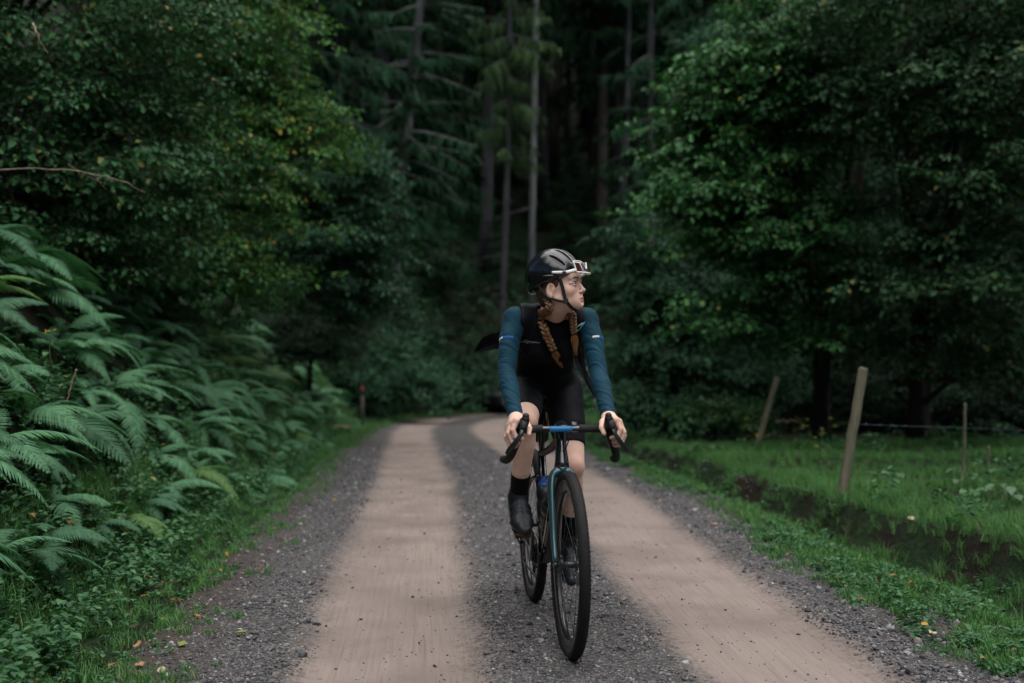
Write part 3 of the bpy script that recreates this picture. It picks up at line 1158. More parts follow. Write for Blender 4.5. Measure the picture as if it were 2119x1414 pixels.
def build_trees():
    bark = bark_mat('bark_brown', (0.010, 0.008, 0.007), (0.038, 0.031, 0.026), moss=(0.012, 0.018, 0.008))
    pale = bark_mat('bark_pale', (0.045, 0.048, 0.048), (0.17, 0.18, 0.18), 5, .12, .4)
    grey = bark_mat('bark_grey', (0.018, 0.018, 0.020), (0.060, 0.060, 0.064), 5, .15, .4)
    hazel = leaf_mat('hazel_leaf', [(0, (0.017, 0.061, 0.023)), (.6, (0.029, 0.096, 0.034)), (.965, (0.048, 0.130, 0.043)), (.985, (0.19, 0.18, 0.04)), (1, (0.2, 0.17, 0.06))], .6, .14, .16)
    elm = leaf_mat('elm_leaf', [(0, (0.028, 0.093, 0.022)), (.6, (0.050, 0.148, 0.030)), (.93, (0.081, 0.192, 0.037)), (.97, (0.24, 0.20, 0.03)), (1, (0.27, 0.20, 0.03))], .6, .14, .18)
    beech = leaf_mat('beech_leaf', [(0, (0.013, 0.049, 0.025)), (.6, (0.022, 0.076, 0.035)), (1, (0.032, 0.097, 0.046))], .6, .14, .16)
    lime = leaf_mat('lime_leaf', [(0, (0.014, 0.046, 0.018)), (.6, (0.024, 0.074, 0.026)), (.97, (0.038, 0.105, 0.034)), (1, (0.16, 0.15, 0.04))], .55, .18, .14)
    maple = leaf_mat('maple_leaf', [(0, (0.020, 0.082, 0.027)), (.6, (0.038, 0.129, 0.037)), (.97, (0.059, 0.175, 0.045)), (1, (0.20, 0.18, 0.04))], .55, .18, .16)
    # ---------------- left of the road
    f = grounded(-90, 700, 10.2)
    broadleaf('hazel_tree', 'near left tree with small dark green leaves filling the upper left corner', 'tree', f, at(60, -60, 10.2), .10,
              [lobe(40, 60, 9.5, 1.59, 1.18, 1.18, 46), lobe(250, 40, 10.4, 1.06, 1.06, 0.94, 32), lobe(80, 340, 9.3, 1.18, 0.89, 0.83, 34), lobe(280, 330, 9.9, 0.89, 0.83, 0.83, 30),
               lobe(230, 500, 9.5, 0.65, 0.38, 0.59, 13), lobe(-160, 200, 8.9, 0.94, 1.42, 0.94, 21), lobe(-40, 470, 8.9, 0.71, 0.35, 0.59, 8)],
              hazel, bark, 101, leaf=.060, wid=.044, bough=.20, nspray=8, L=.38, nl=20, upper=(-5.0, 10.5, 6.0, 2.1), nlimb=16, stems=3)
    f = grounded(340, 740, 13.6)
    broadleaf('elm_tree', 'left tree with yellow leaves among its bright green branch tips beside the dark spruces', 'tree', f, at(450, -150, 13.6), .10,
              [lobe(460, 60, 13.2, 0.88, 1.05, 0.94, 34), lobe(505, 120, 13.4, 0.42, 0.76, 0.70, 18), lobe(570, 225, 13.4, 0.35, 0.35, 0.58, 15), lobe(625, 285, 13.3, 0.33, 0.21, 0.47, 13),
               lobe(430, 330, 12.8, 0.99, 0.70, 0.82, 30), lobe(520, 420, 12.8, 0.58, 0.53, 0.70, 14), lobe(430, 530, 12.4, 0.82, 0.37, 0.58, 16),
               lobe(330, 140, 12.6, 0.70, 0.82, 0.82, 18)],
              elm, bark, 102, leaf=.062, wid=.044, bough=.21, nspray=8, L=.40, nl=20, upper=(-4.9, 14.5, 7.2, 2.1), nlimb=14, stems=2)
    f = grounded(450, 780, 17.6)
    broadleaf('hornbeam_tree', 'dense green tree with layered branches reaching over the left roadside', 'tree', f, at(650, 250, 17.6), .09,
              [lobe(660, 370, 17.2, 0.83, 0.55, 0.88, 32), lobe(720, 430, 17.5, 0.55, 0.36, 0.77, 23), lobe(700, 330, 17.4, 0.50, 0.28, 0.55, 14), lobe(750, 500, 17.5, 0.42, 0.33, 0.66, 17), lobe(720, 590, 17.2, 0.64, 0.40, 0.77, 21),
               lobe(640, 500, 16.8, 0.72, 0.44, 0.77, 18), lobe(765, 640, 17.8, 0.28, 0.31, 0.44, 8)],
              beech, bark, 103, leaf=.066, wid=.046, bough=.24, nspray=9, L=.46, nl=22, upper=(-5.0, 18.5, 8.0, 2.2), nlimb=14, stems=2)
    f = grounded(240, 640, 11.0)
    broadleaf('bramble_bush', 'low leafy bush above the ferns on the left bank', 'bush', f, f + [0, 0, .9], .03,
              [(f + [0.1, 0, .35], (.7, .6, .35), 14), (f + [.2, 1.6, .35], (.7, .6, .35), 12), (f + [.3, 3.2, .4], (.7, .8, .4), 12)],
              hazel, bark, 104, leaf=.065, wid=.05, bough=.2, nspray=7, L=.36, nl=18, nlimb=6)
    # ---------------- right of the road
    f = grounded(1700, 905, 14.2)
    broadleaf('maple_tree', 'right tree with bright leaf tips on its left side beside the two leaning posts', 'tree', f, at(1690, -80, 14.2), .09,
              [lobe(1640, 90, 13.2, .70, .6, .7, 28), lobe(1560, 180, 13.2, .55, .45, .6, 22), lobe(1510, 290, 13.2, .55, .42, .6, 22), lobe(1480, 400, 13.2, .48, .35, .6, 20),
               lobe(1560, 490, 13.2, .65, .45, .6, 20), lobe(1650, 300, 13.5, .7, .6, .8, 18), lobe(1660, 480, 13.5, .6, .5, .7, 14), lobe(1570, 640, 13.3, .65, .5, .6, 16),
               lobe(1730, 40, 13, .6, .5, .8, 12)],
              maple, bark, 201, leaf=.080, wid=.058, bough=.24, nspray=8, L=.44, nl=20, upper=(4.9, 15.0, 7.2, 2.0), nlimb=18, stems=3)
    f = grounded(1900, 930, 13.6)
    broadleaf('lime_tree', 'tall dark right tree overhanging the fenced grass strip', 'tree', f, at(1890, -150, 13.2), .12,
              [lobe(1850, 60, 11.8, 1.0, .7, .9, 28), lobe(2040, 90, 11.2, .9, .8, .9, 30), lobe(2090, 330, 11.2, .6, .6, .7, 18), lobe(1960, 260, 11.8, .7, .5, .7, 14),
               lobe(1830, 230, 12.3, .6, .5, .7, 10), lobe(2020, 470, 12, .7, .3, .6, 10), lobe(1900, 420, 12.8, .7, .4, .6, 7), lobe(2080, 640, 12.4, .6, .25, .5, 9), lobe(1860, 560, 13, .8, .35, .6, 9), lobe(1990, 560, 11.6, .5, .25, .4, 7), lobe(2060, 760, 12.6, .6, .25, .4, 7), lobe(1780, 700, 13.4, .6, .3, .4, 8)],
              lime, bark, 202, leaf=.075, wid=.056, bough=.24, nspray=7, L=.42, nl=18, upper=(6.0, 13.0, 6.4, 2.2), nlimb=18, stems=2)
    f = grounded(1770, 915, 16.5)
    broadleaf('lime_tree', 'slim dark tree trunk standing behind the taller of the two near posts', 'tree', f, at(1790, -100, 16.5), .10,
              [lobe(1800, 150, 16, 1.4, 1.3, 1.0, 20), lobe(1750, 560, 16, 1.0, .7, .8, 10), lobe(1950, 500, 16.5, 1.2, 1.2, .8, 12)],
              beech, bark, 203, leaf=.07, wid=.05, bough=.26, nspray=7, L=.44, nl=18, upper=(6.4, 18.0, 7.4, 2.3), nlimb=10)
    f = grounded(1390, 850, 17)
    broadleaf('willow_bush', 'tall bluish green shrub with arching shoots right of the rider', 'bush', f, at(1370, 500, 17), .04,
              [lobe(1360, 560, 16.6, .38, .58, .6, 16), lobe(1430, 640, 16.4, .62, .55, .7, 24), lobe(1370, 730, 16.2, .55, .5, .7, 22), lobe(1320, 460, 16.6, .20, .2, .3, 6), lobe(1340, 840, 15.8, .40, .30, .5, 14), lobe(1430, 860, 15.4, .5, .28, .5, 16),
               lobe(1500, 780, 16.0, .7, .4, .6, 20), lobe(1330, 650, 16.4, .32, .3, .4, 8)],
              beech, bark, 204, leaf=.075, wid=.048, bough=.22, nspray=7, L=.44, nl=18, nlimb=8, stems=3)
    f = grounded(1590, 900, 17.6)
    broadleaf('hazel_bush', 'wide low bush behind the shorter leaning post', 'bush', f, f + [0, 0, 1.2], .04,
              [lobe(1560, 760, 17.2, .8, .5, .6, 18), lobe(1470, 850, 17.0, .5, .25, .5, 10), lobe(1680, 800, 17.4, .7, .4, .6, 12), lobe(1440, 880, 16.8, .4, .18, .4, 7), lobe(1700, 880, 17.2, .6, .25, .5, 7)],
              beech, bark, 205, leaf=.068, wid=.05, bough=.22, nspray=7, L=.4, nl=18, nlimb=6, stems=2)
    f = grounded(1900, 905, 15.0)
    broadleaf('elder_bush', 'sparse twiggy bush with bare pale stems behind the barbed wire', 'bush', f, f + [.1, 0, 1.1], .02,
              [lobe(1900, 800, 14.8, .7, .5, .5, 5), lobe(2060, 860, 14.5, .6, .3, .4, 6)], beech, grey, 206, leaf=.06, wid=.04, bough=.2, nspray=4, L=.38, nl=12, nlimb=5, stems=4)
    # a dark thicket closing the wood on the right
    for i, (px, py, d) in enumerate([(1830, 700, 21), (2050, 650, 20), (2200, 560, 18), (2000, 350, 22), (1640, 640, 23), (1560, 420, 25)]):
        f = grounded(px, 900, d)
        c = at(px, py, d)
        broadleaf('holly_tree', ['shaded tree deep behind the twiggy bush', 'shaded tree deep behind the thin fence stake', 'shaded tree at the right edge behind the fence', 'shaded tree behind the overhanging right tree',
                  'shaded tree behind the wide low bush', 'shaded tree behind the bright leaf tips of the right tree'][i], 'tree', f, c + [0, 0, 2.5], .10,
                  [(c, (1.9, 1.3, 1.9), 44), (c + [0, .3, 2.8], (1.9, 1.4, 1.6), 34), (np.array([c[0], c[1], max(f[2] + 1.0, c[2] - 2)]), (1.7, 1.2, 1.1), 30)],
                  beech, bark, 300 + i, leaf=.10, wid=.075, bough=.36, nspray=7, L=.6, nl=16, nlimb=6, shell=.3)
    # dark bushes added as a backdrop, in place of deep shade under the trees
    shade_fill = leaf_mat('shade_fill_leaf', [(0, (0.008, 0.024, 0.012)), (1, (0.016, 0.042, 0.021))], .7, .08, .08)  # near-black leaf colour, the shade is put into it
    for i, (px, py, d, w, h, lab) in enumerate([(1800, 830, 17.5, 1.2, .9, 'added dark bush filling the shade behind the tall leaning post'), (1960, 830, 16.0, 1.1, .9, 'added dark bush filling the shade behind the thin wire stake'),
                                                (2110, 820, 15.0, 1.1, 1.0, 'added dark bush filling the shade at the right edge behind the wire'), (1680, 800, 19.5, 1.2, 1.0, 'added dark bush filling the shade between the two leaning posts'), (2040, 700, 18.5, 1.6, 1.2, 'added tall dark bush filling the shade behind the barbed wire'),
                                                (1880, 690, 20, 1.6, 1.3, 'added tall dark bush filling the shade right of the tall leaning post'),
                                                (640, 672, 21.0, .80, .40, 'added dark bush filling the shade under the layered left tree')]):
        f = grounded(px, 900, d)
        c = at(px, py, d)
        broadleaf('shade_fill_bush', lab, 'bush', f, np.array([f[0], f[1], c[2] + .3]), .05, [(c, (w, .8, h), 34), (np.array([c[0], c[1] - .2, (f[2] + c[2]) / 2 if px > 1000 else c[2] - .3]), (w, .8, h * .7), 26)], shade_fill, bark, 700 + i, leaf=.07, wid=.03, bough=.26, nspray=8, L=.45, nl=24, nlimb=4, shell=.3)
    f = grounded(1480, 900, 14.2)
    broadleaf('elder_bush', 'small yellowish green bush left of the shorter leaning post', 'bush', f, f + [0, 0, .5], .02, [(f + [0, 0, .32], (.42, .4, .26), 16)], maple, bark, 720, leaf=.06, wid=.035, bough=.15, nspray=6, L=.3, nl=16, nlimb=4)
    # bushes at the far bend
    for i, (px, py, d, w, h, lab) in enumerate([(890, 640, 31, 1.5, 1.6, 'dim leafy bush at the bend behind the marker stake'), (960, 780, 35, 1.5, .9, 'low bush behind the far end of the gravel road'),
                                                (760, 740, 27, 1.5, .9, 'bush between the far ferns and the spruces'), (1300, 760, 33, 2.2, 1.1, 'dim bush behind the rider, right of the road'), (1400, 620, 34, 1.8, 1.6, 'dim bush under the thin right spruce')]):
        f = grounded(px, 860, d)
        c = at(px, py, d)
        broadleaf('roadside_bush', lab, 'bush', f, c, .05, [(c, (w, 1.2, h), 30), (np.array([c[0] + .4, c[1] - .6, (c[2] + f[2]) / 2]), (w, 1.0, h * .8), 22)],
                  shade_fill if i in (0, 4) else beech, bark, 400 + i, leaf=.10, wid=.07, bough=.36, nspray=7, L=.6, nl=16, nlimb=5)  # two bushes take the near-black leaf, their shade put into the colour

    # ---------------- conifers and bare trunks at the back
    needle = leaf_mat('spruce_needles', [(0, (0.006, 0.022, 0.011)), (.6, (0.011, 0.034, 0.016)), (1, (0.018, 0.046, 0.021))], .9, .03, .05)
    larch = leaf_mat('larch_needles', [(0, (0.018, 0.044, 0.016)), (.6, (0.032, 0.064, 0.024)), (1, (0.058, 0.092, 0.036))], .8, .05, .12)
    f = grounded(800, 800, 33)
    e = at(890, -10, 33)
    hh = 20.0
    fx = f + 0
    spruce('pale trunked spruce leaning to the right behind the left trees', f, 20, .20, pale, needle, 501, low=.18, length=2.6, nwhorl=34, per=5, lean=((e[0] - f[0]) / (e[2] - f[2]), .0))
    spruce('dark spruce just left of the leaning pale trunk', grounded(700, 800, 31), 22, .2, grey, needle, 502, low=.08, length=2.9, nwhorl=40, per=6)
    spruce('dark spruce whose skirts hang right of the leaning pale trunk', grounded(905, 820, 40), 24, .22, bark, needle, 503, low=.10, length=2.7, nwhorl=40, per=6, hang=.9)
    spruce('dark spruce partly hidden by the yellowing left tree', grounded(610, 780, 28), 20, .2, grey, needle, 504, low=.1, length=2.7, nwhorl=36, per=6)
    spruce('larch with pale green hanging boughs and bare lower trunk left of the helmet', grounded(1030, 800, 36), 24, .105, grey, larch, 505, low=.33, length=1.7, nwhorl=34, per=6, hang=1.6, name='larch_tree', dead=8, cone=.5)
    spruce('slim pale bare trunk rising straight behind the helmet', grounded(1097, 800, 40.5), 26, .125, pale, needle, 506, low=.5, length=2.4, nwhorl=24, per=5, lean=(.012, 0), dead=4)
    spruce('grey trunk with drooping dead limbs right of the helmet', grounded(1352, 800, 38), 24, .16, grey, needle, 507, low=.30, length=2.6, nwhorl=30, per=4, lean=(.006, 0), hang=.9, dead=16)
    spruce('thin dim trunk between the rider and the right shrub', grounded(1278, 800, 42), 22, .13, grey, needle, 508, low=.5, length=2.4, nwhorl=22, per=5, dead=6)
    spruce('dim spruce behind the bright tips of the right tree', grounded(1500, 800, 34), 22, .2, bark, needle, 509, low=.15, length=2.8, nwhorl=36, per=5)
    spruce('dim spruce behind the middle of the right thicket', grounded(1660, 800, 33), 22, .2, bark, needle, 510, low=.12, length=2.8, nwhorl=36, per=5)
    spruce('dark spruce with skirts reaching the ground at the outer edge of the bend', grounded(885, 860, 38.5), 13, .14, bark, needle, 511, low=.02, length=2.1, nwhorl=34, per=7)
    spruce('small dark spruce right of the bend behind the blue green shrub', grounded(1345, 860, 41), 9, .12, bark, needle, 512, low=.02, length=1.9, nwhorl=26, per=7)
    rng = np.random.default_rng(77)
    spots = []
    k = 0
    while len(spots) < 190 and k < 20000:
        k += 1
        Y = 43.5 + 72 * rng.random()
        px = rng.uniform(150, 2000)
        x = (px - 1059.5) / FPX * Y
        if any((x - a) ** 2 + (Y - b) ** 2 < 2.6 ** 2 for a, b in spots):
            continue
        spots.append((x, Y))
    first = {}
    for i, (x, Y) in enumerate(spots):
        z = ground_z(x, Y)
        px_ = 1059.5 + x / Y * FPX
        lab = 'dim conifer deep in the wood, ' + ('behind the left trees' if px_ < 620 else 'behind the leaning pale trunk' if px_ < 940 else 'left of the straight pale trunk' if px_ < 1090 else
                                                  'just right of the straight pale trunk' if px_ < 1230 else 'near the grey trunk with drooping limbs' if px_ < 1420 else 'behind the right trees') + (', far back' if Y > 76 else '')
        kind = i % 5
        if kind not in first:
            first[kind] = spruce(lab, (x, Y, z), 23 + 2 * (kind % 3), .15 + .03 * kind, grey if kind % 2 else bark, needle, 600 + i, low=.20 + .05 * kind, length=3.5, nwhorl=30, per=6, group='conifers of the dark wood', dead=4)
        else:
            src = first[kind]
            o = src.copy()
            COL.objects.link(o)
            o.location = (x, Y, z)
            o.rotation_euler = (0, 0, rng.uniform(0, 6.28))
            s = rng.uniform(.85, 1.15)
            o.scale = (s, s, s)
            o['label'] = lab
            for ch in src.children:
                c = ch.copy()
                COL.objects.link(c)
                c.parent = o


def build_saplings():
    """young spruces under the wood behind the bend"""
    rng = np.random.default_rng(19)
    src = []
    needle = bpy.data.materials['spruce_needles']
    bark = bpy.data.materials['bark_brown']
    n = 0
    spots = []
    k = 0
    while len(spots) < 90 and k < 6000:
        k += 1
        Y = rng.uniform(42, 72)
        x = (rng.uniform(700, 1650) - 1059.5) / FPX * Y
        if any((x - a) ** 2 + (Y - b) ** 2 < 1.7 ** 2 for a, b in spots):
            continue
        spots.append((x, Y))
    for i, (x, Y) in enumerate(spots):
        z = ground_z(x, Y)
        px_ = 1059.5 + x / Y * FPX
        lab = 'dark young spruce under the tall conifers, ' + ('left of the rider' if px_ < 1030 else 'behind the rider' if px_ < 1250 else 'right of the rider')
        if i < 3:
            src.append(spruce(lab, (x, Y, z), 3.6, .05, bark, needle, 900 + i, low=.03, length=1.3, nwhorl=16, per=6, group='young spruces under the wood', name='young_spruce'))
            continue
        o = src[i % 3].copy()
        COL.objects.link(o)
        o.location = (x, Y, z)
        o.rotation_euler = (0, 0, rng.uniform(0, 6.28))
        s = rng.uniform(.6, 1.3)
        o.scale = (s, s, s)
        o['label'] = lab
        for ch in src[i % 3].children:
            c = ch.copy()
            COL.objects.link(c)
            c.parent = o


def build_side_wood():
    """the same wood going on beside and behind the photographer"""
    rng = np.random.default_rng(3)
    src = [o for o in bpy.data.objects if o.get('group') == 'conifers of the dark wood'][:5]
    spots = []
    k = 0
    while len(spots) < 46 and k < 3000:
        k += 1
        Y = rng.uniform(-34, 34)
        x = rng.choice([-1, 1]) * rng.uniform(8, 22)
        x += 3 if x > 0 else -1
        if abs(x) / max(Y, .1) < .52 and Y > 0:
            continue
        if any((x - a) ** 2 + (Y - b) ** 2 < 3.2 ** 2 for a, b in spots):
            continue
        spots.append((x, Y))
    for k in range(16):
        spots.append((rng.uniform(-12, 13), rng.uniform(-44, -30)))
    for i, (x, Y) in enumerate(spots):
        o = src[i % 5].copy()
        COL.objects.link(o)
        o.location = (x, Y, ground_z(x, Y))
        o.rotation_euler = (0, 0, rng.uniform(0, 6.28))
        o['label'] = 'conifer of the same wood beside the road, outside the view'
        o['group'] = 'conifers beside the near road'
        for ch in src[i % 5].children:
            c = ch.copy()
            COL.objects.link(c)
            c.parent = o

# ================================================================ the rider: shapes grown from distance fields
class Vol:
    """a block of space holding a signed distance field; bodies are modelled by blending primitives"""
    def __init__(self, lo, hi, h):
        self.lo = np.asarray(lo, float)
        self.h = h
        self.n = np.ceil((np.asarray(hi, float) - self.lo) / h).astype(int) + 1
        self.D = np.full(self.n, 1.0, np.float32)

    def axes(self):
        return [self.lo[i] + self.h * np.arange(self.n[i]) for i in range(3)]

    def region(self, lo, hi):
        a = np.clip(np.floor((np.asarray(lo) - self.lo) / self.h).astype(int), 0, self.n)
        b = np.clip(np.ceil((np.asarray(hi) - self.lo) / self.h).astype(int) + 1, 0, self.n)
        sl = tuple(slice(a[i], b[i]) for i in range(3))
        ax = self.axes()
        g = np.meshgrid(*[ax[i][sl[i]] for i in range(3)], indexing='ij', sparse=True)
        return sl, g

    def _put(self, sl, d, k, op):
        A = self.D[sl]
        d = d.astype(np.float32)
        if op == 'add':
            if k > 0:
                h = np.maximum(k - np.abs(A - d), 0) / k
                self.D[sl] = np.minimum(A, d) - h * h * k * .25
            else:
                self.D[sl] = np.minimum(A, d)
        elif op == 'cut':
            d = -d
            if k > 0:
                h = np.maximum(k - np.abs(A - d), 0) / k
                self.D[sl] = np.maximum(A, d) + h * h * k * .25
            else:
                self.D[sl] = np.maximum(A, d)

    def cone(self, a, b, ra, rb, k=.02, flat=None, op='add'):
        """tapered limb a->b; flat=(axis, f) squeezes it f times along axis"""
        a, b = np.asarray(a, float), np.asarray(b, float)
        m = max(ra, rb) + k + 2.5 * self.h
        sl, (X, Y, Z) = self.region(np.minimum(a, b) - m, np.maximum(a, b) + m)
        if 0 in self.D[sl].shape:
            return self
        ab = b - a
        t = np.clip(((X - a[0]) * ab[0] + (Y - a[1]) * ab[1] + (Z - a[2]) * ab[2]) / max(ab @ ab, 1e-12), 0, 1)
        dx, dy, dz = X - a[0] - t * ab[0], Y - a[1] - t * ab[1], Z - a[2] - t * ab[2]
        q = dx * dx + dy * dy + dz * dz
        if flat is not None:
            n = unit(flat[0])
            w = dx * n[0] + dy * n[1] + dz * n[2]
            q = q + (flat[1] ** 2 - 1) * w * w
        self._put(sl, np.sqrt(q) - (ra + (rb - ra) * t), k, op)
        return self

    def chain(self, pts, rad, k=.02, flat=None):
        for i in range(len(pts) - 1):
            self.cone(pts[i], pts[i + 1], rad[i], rad[i + 1], k, flat)
        return self

    def ell(self, c, r, Rm=None, k=.02, op='add'):
        c, r = np.asarray(c, float), np.asarray(r, float) * np.ones(3)
        m = r.max() + k + 2.5 * self.h
        sl, (X, Y, Z) = self.region(c - m, c + m)
        if 0 in self.D[sl].shape:
            return self
        dx, dy, dz = X - c[0], Y - c[1], Z - c[2]
        if Rm is not None:
            Rm = np.asarray(Rm)
            dx, dy, dz = [dx * Rm[0, i] + dy * Rm[1, i] + dz * Rm[2, i] for i in range(3)]
        k0 = np.sqrt((dx / r[0]) ** 2 + (dy / r[1]) ** 2 + (dz / r[2]) ** 2)
        k1 = np.sqrt((dx / r[0] ** 2) ** 2 + (dy / r[1] ** 2) ** 2 + (dz / r[2] ** 2) ** 2)
        self._put(sl, k0 * (k0 - 1) / np.maximum(k1, 1e-9), k, op)
        return self

    def clip(self, p, n, k=0.0):
        """keep the side of the plane through p that n points away from"""
        n = unit(n)
        ax = self.axes()
        X, Y, Z = np.meshgrid(*ax, indexing='ij', sparse=True)
        d = (X - p[0]) * n[0] + (Y - p[1]) * n[1] + (Z - p[2]) * n[2]
        self._put((slice(None),) * 3, -d, k, 'cut')
        return self

    def displace(self, f):
        """add f(X, Y, Z) to the field near its surface"""
        i, j, k = np.nonzero(np.abs(self.D) < 6 * self.h)
        P = self.lo + self.h * np.stack([i, j, k], 1)
        self.D[i, j, k] += f(P[:, 0], P[:, 1], P[:, 2]).astype(np.float32)
        return self

    def offset(self, d):
        self.D -= np.float32(d)
        return self

    def copy(self):
        v = Vol.__new__(Vol)
        v.lo, v.h, v.n, v.D = self.lo, self.h, self.n, self.D.copy()
        return v

    def surface(self, relax=1):
        """surface nets"""
        D = self.D
        S = D < 0
        c = np.zeros(tuple(np.array(D.shape) - 1), np.int8)
        for a in (0, 1):
            for b in (0, 1):
                for e in (0, 1):
                    c += S[a:a + c.shape[0], b:b + c.shape[1], e:e + c.shape[2]]
        I, J, K = np.nonzero((c > 0) & (c < 8))
        ids = np.full(c.shape, -1, np.int32)
        ids[I, J, K] = np.arange(len(I))
        P = np.zeros((len(I), 3))
        W = np.zeros(len(I))
        corners = [(a, b, e) for a in (0, 1) for b in (0, 1) for e in (0, 1)]
        for p in corners:
            for ax in range(3):
                if p[ax]:
                    continue
                q = list(p)
                q[ax] = 1
                d0 = D[I + p[0], J + p[1], K + p[2]]
                d1 = D[I + q[0], J + q[1], K + q[2]]
                m = (d0 < 0) != (d1 < 0)
                t = np.where(m, d0 / np.where(m, d0 - d1, 1), 0)
                e = np.array(p, float)[None] + 0 * t[:, None]
                e[:, ax] += t
                P += e * m[:, None]
                W += m
        V = self.lo + self.h * (np.stack([I, J, K], 1) + P / W[:, None])
        Q = []
        for ax in range(3):
            o1, o2 = [(1, 2), (2, 0), (0, 1)][ax]
            sl0 = [slice(1, -1)] * 3
            sl0[ax] = slice(0, -1)
            sl1 = list(sl0)
            sl1[ax] = slice(1, None)
            a, b = S[tuple(sl0)], S[tuple(sl1)]
            for flip, mm in ((False, a & ~b), (True, ~a & b)):
                i, j, k = np.nonzero(mm)
                base = np.stack([i, j, k], 1)
                for z in range(3):
                    if z != ax:
                        base[:, z] += 1
                q = []
                for u, w in ((-1, -1), (0, -1), (0, 0), (-1, 0)):
                    c2 = base.copy()
                    c2[:, o1] += u
                    c2[:, o2] += w
                    q.append(ids[c2[:, 0], c2[:, 1], c2[:, 2]])
                q = np.stack(q, 1)
                if flip:
                    q = q[:, ::-1]
                Q.append(q[(q >= 0).all(1)])
        Q = np.concatenate(Q)
        for _ in range(relax):
            A = np.zeros_like(V)
            n = np.zeros(len(V))
            for s in range(4):
                np.add.at(A, Q[:, s], V[Q[:, (s + 1) % 4]])
                np.add.at(A, Q[:, s], V[Q[:, (s + 3) % 4]])
                np.add.at(n, Q[:, s], 2)
            V = V * .5 + .5 * A / np.maximum(n, 1)[:, None]
        return V, Q


def paint(me, name, col):
    at_ = me.attributes.new(name, 'FLOAT_COLOR', 'POINT')
    c = np.ones((len(me.vertices), 4), np.float32)
    c[:, :3] = col
    at_.data.foreach_set('color', c.ravel())


# bike frame of reference: heading H, sideways E (towards the photograph's right)
FRONT = np.array([0.219, 4.487, 0.0])
REAR = np.array([0.099, 5.484, 0.0])
H = unit(FRONT - REAR)
E = np.array([-H[1], H[0], 0.0])
UP = np.array([0, 0, 1.0])
BAR = np.array([0.2, 4.61, 0.0])


def bp(lat, fwd, z):
    """point by distance sideways and ahead of the handlebar, and height"""
    return BAR + E * lat + H * fwd + UP * z


J = dict(
    hipR=np.array([.052, 5.225, .985]), hipL=np.array([.224, 5.235, .975]),
    kneeR=at(1088, 876, 4.84), kneeL=at(1186, 966, 5.03),
    ankR=at(1073, 1032, 5.0), ankL=np.array([.250, 5.24, .318]),
    shR=at(1066, 661, 4.91), shL=at(1213, 663, 4.93),
    elR=at(1048, 768, 4.775), elL=at(1238, 770, 4.79),
    wrR=at(1068, 868, 4.575), wrL=at(1260, 866, 4.60),
    pelvis=np.array([.142, 5.25, 1.0]), waist=np.array([.146, 5.13, 1.12]), chest=np.array([.158, 5.00, 1.225]),
    neck=at(1146, 662, 4.955))
HEAD_O = at(1158, 603, 4.835)
HEAD_R = rotz(math.pi + R(66)) @ rotx(R(11)) @ roty(R(-2))


HEAD_S = np.array([.97, .915, .955])


def hp(x, y, z):
    """point of the head: x to her right, y forward, z up from between the ears"""
    return HEAD_O + HEAD_R @ (HEAD_S * np.array([x, y, z], float))


TN = unit(np.cross(E, J['chest'] - J['pelvis']))       # normal of the chest


def add_torso(v, g=0.0, k=.05):
    J_ = J
    k = .016
    v.cone(J_['pelvis'] + E * .0, J_['waist'], .132 + g, .112 + g, k, (TN, 1.25))
    v.cone(J_['waist'], J_['chest'], .112 + g, .128 + g, k, (TN, 1.28))
    up = J_['chest'] + (J_['neck'] - J_['chest']) * .55
    v.cone(J_['chest'], up, .128 + g, .095 + g, k, (TN, 1.35))
    for s, n in ((-1, 'shR'), (1, 'shL')):
        v.cone(up, J_[n] - E * s * .02, .070 + g, .042 + g, .03)
        v.cone(J_['neck'] + UP * .022, J_[n] - E * s * .03 + UP * .006, .034 + g, .034 + g, .03)
        v.ell(J_['chest'] + E * s * .058 - TN * np.sign(TN @ H) * -.070 - UP * .01, (.055 + g, .050 + g, .055 + g), None, .04)
        v.cone(J_['pelvis'] - H * .05, J_['hip' + n[-1]] - H * .06, .100 + g, .085 + g, k)
    return v


def add_arm(v, s, g=0.0, end=1.0):
    sh, el, wr = J['sh' + s], J['el' + s], J['wr' + s]
    md = sh + (el - sh) * .36 + E * (-.008 if s == 'R' else .008)
    v.cone(sh, md, .0410 + g, .0375 + g, .006)
    v.cone(md, el, .0375 + g, .0295 + g, .006)
    v.cone(el, el + (wr - el) * .3, .0295 + g, .0315 + g, .004)
    v.cone(el + (wr - el) * .3, wr, .0315 + g, .0215 + g, .004)
    return v


def add_leg(v, s, g=0.0):
    hip, kn, an = J['hip' + s], J['knee' + s], J['ank' + s]
    fw = unit(H - UP * .1)
    v.cone(hip, hip + (kn - hip) * .5, .083 + g, .070 + g, .008)
    v.cone(hip + (kn - hip) * .5, kn, .070 + g, .0480 + g, .008)
    v.ell(kn + H * .014 + UP * .006, (.036 + g, .036 + g, .040 + g), None, .02)
    ax = an - kn
    back = unit(np.cross(np.cross(ax, H), ax)) * -1
    v.cone(kn, kn + ax * .28 + back * .010, .0430 + g, .0490 + g, .010)
    v.cone(kn + ax * .28 + back * .010, kn + ax * .62, .0490 + g, .0370 + g, .008)
    v.cone(kn + ax * .62, an, .0370 + g, .0320 + g, .008)
    v.cone(kn + ax * .06 - back * .018, kn + ax * .9 - back * .008, .024 + g, .020 + g, .012)
    return v


def foot_frame(s):
    pitch = {'R': R(-15), 'L': R(-36)}[s]
    yaw = {'R': R(3), 'L': R(-3)}[s]
    f = rotz(yaw) @ H
    y = unit(f * math.cos(pitch) + UP * math.sin(pitch))
    x = unit(np.cross(y, UP))
    return np.stack([x, y, np.cross(x, y)], 1)


def fp(s, x, y, z):
    return J['ank' + s] + foot_frame(s) @ np.array([x, y, z], float)


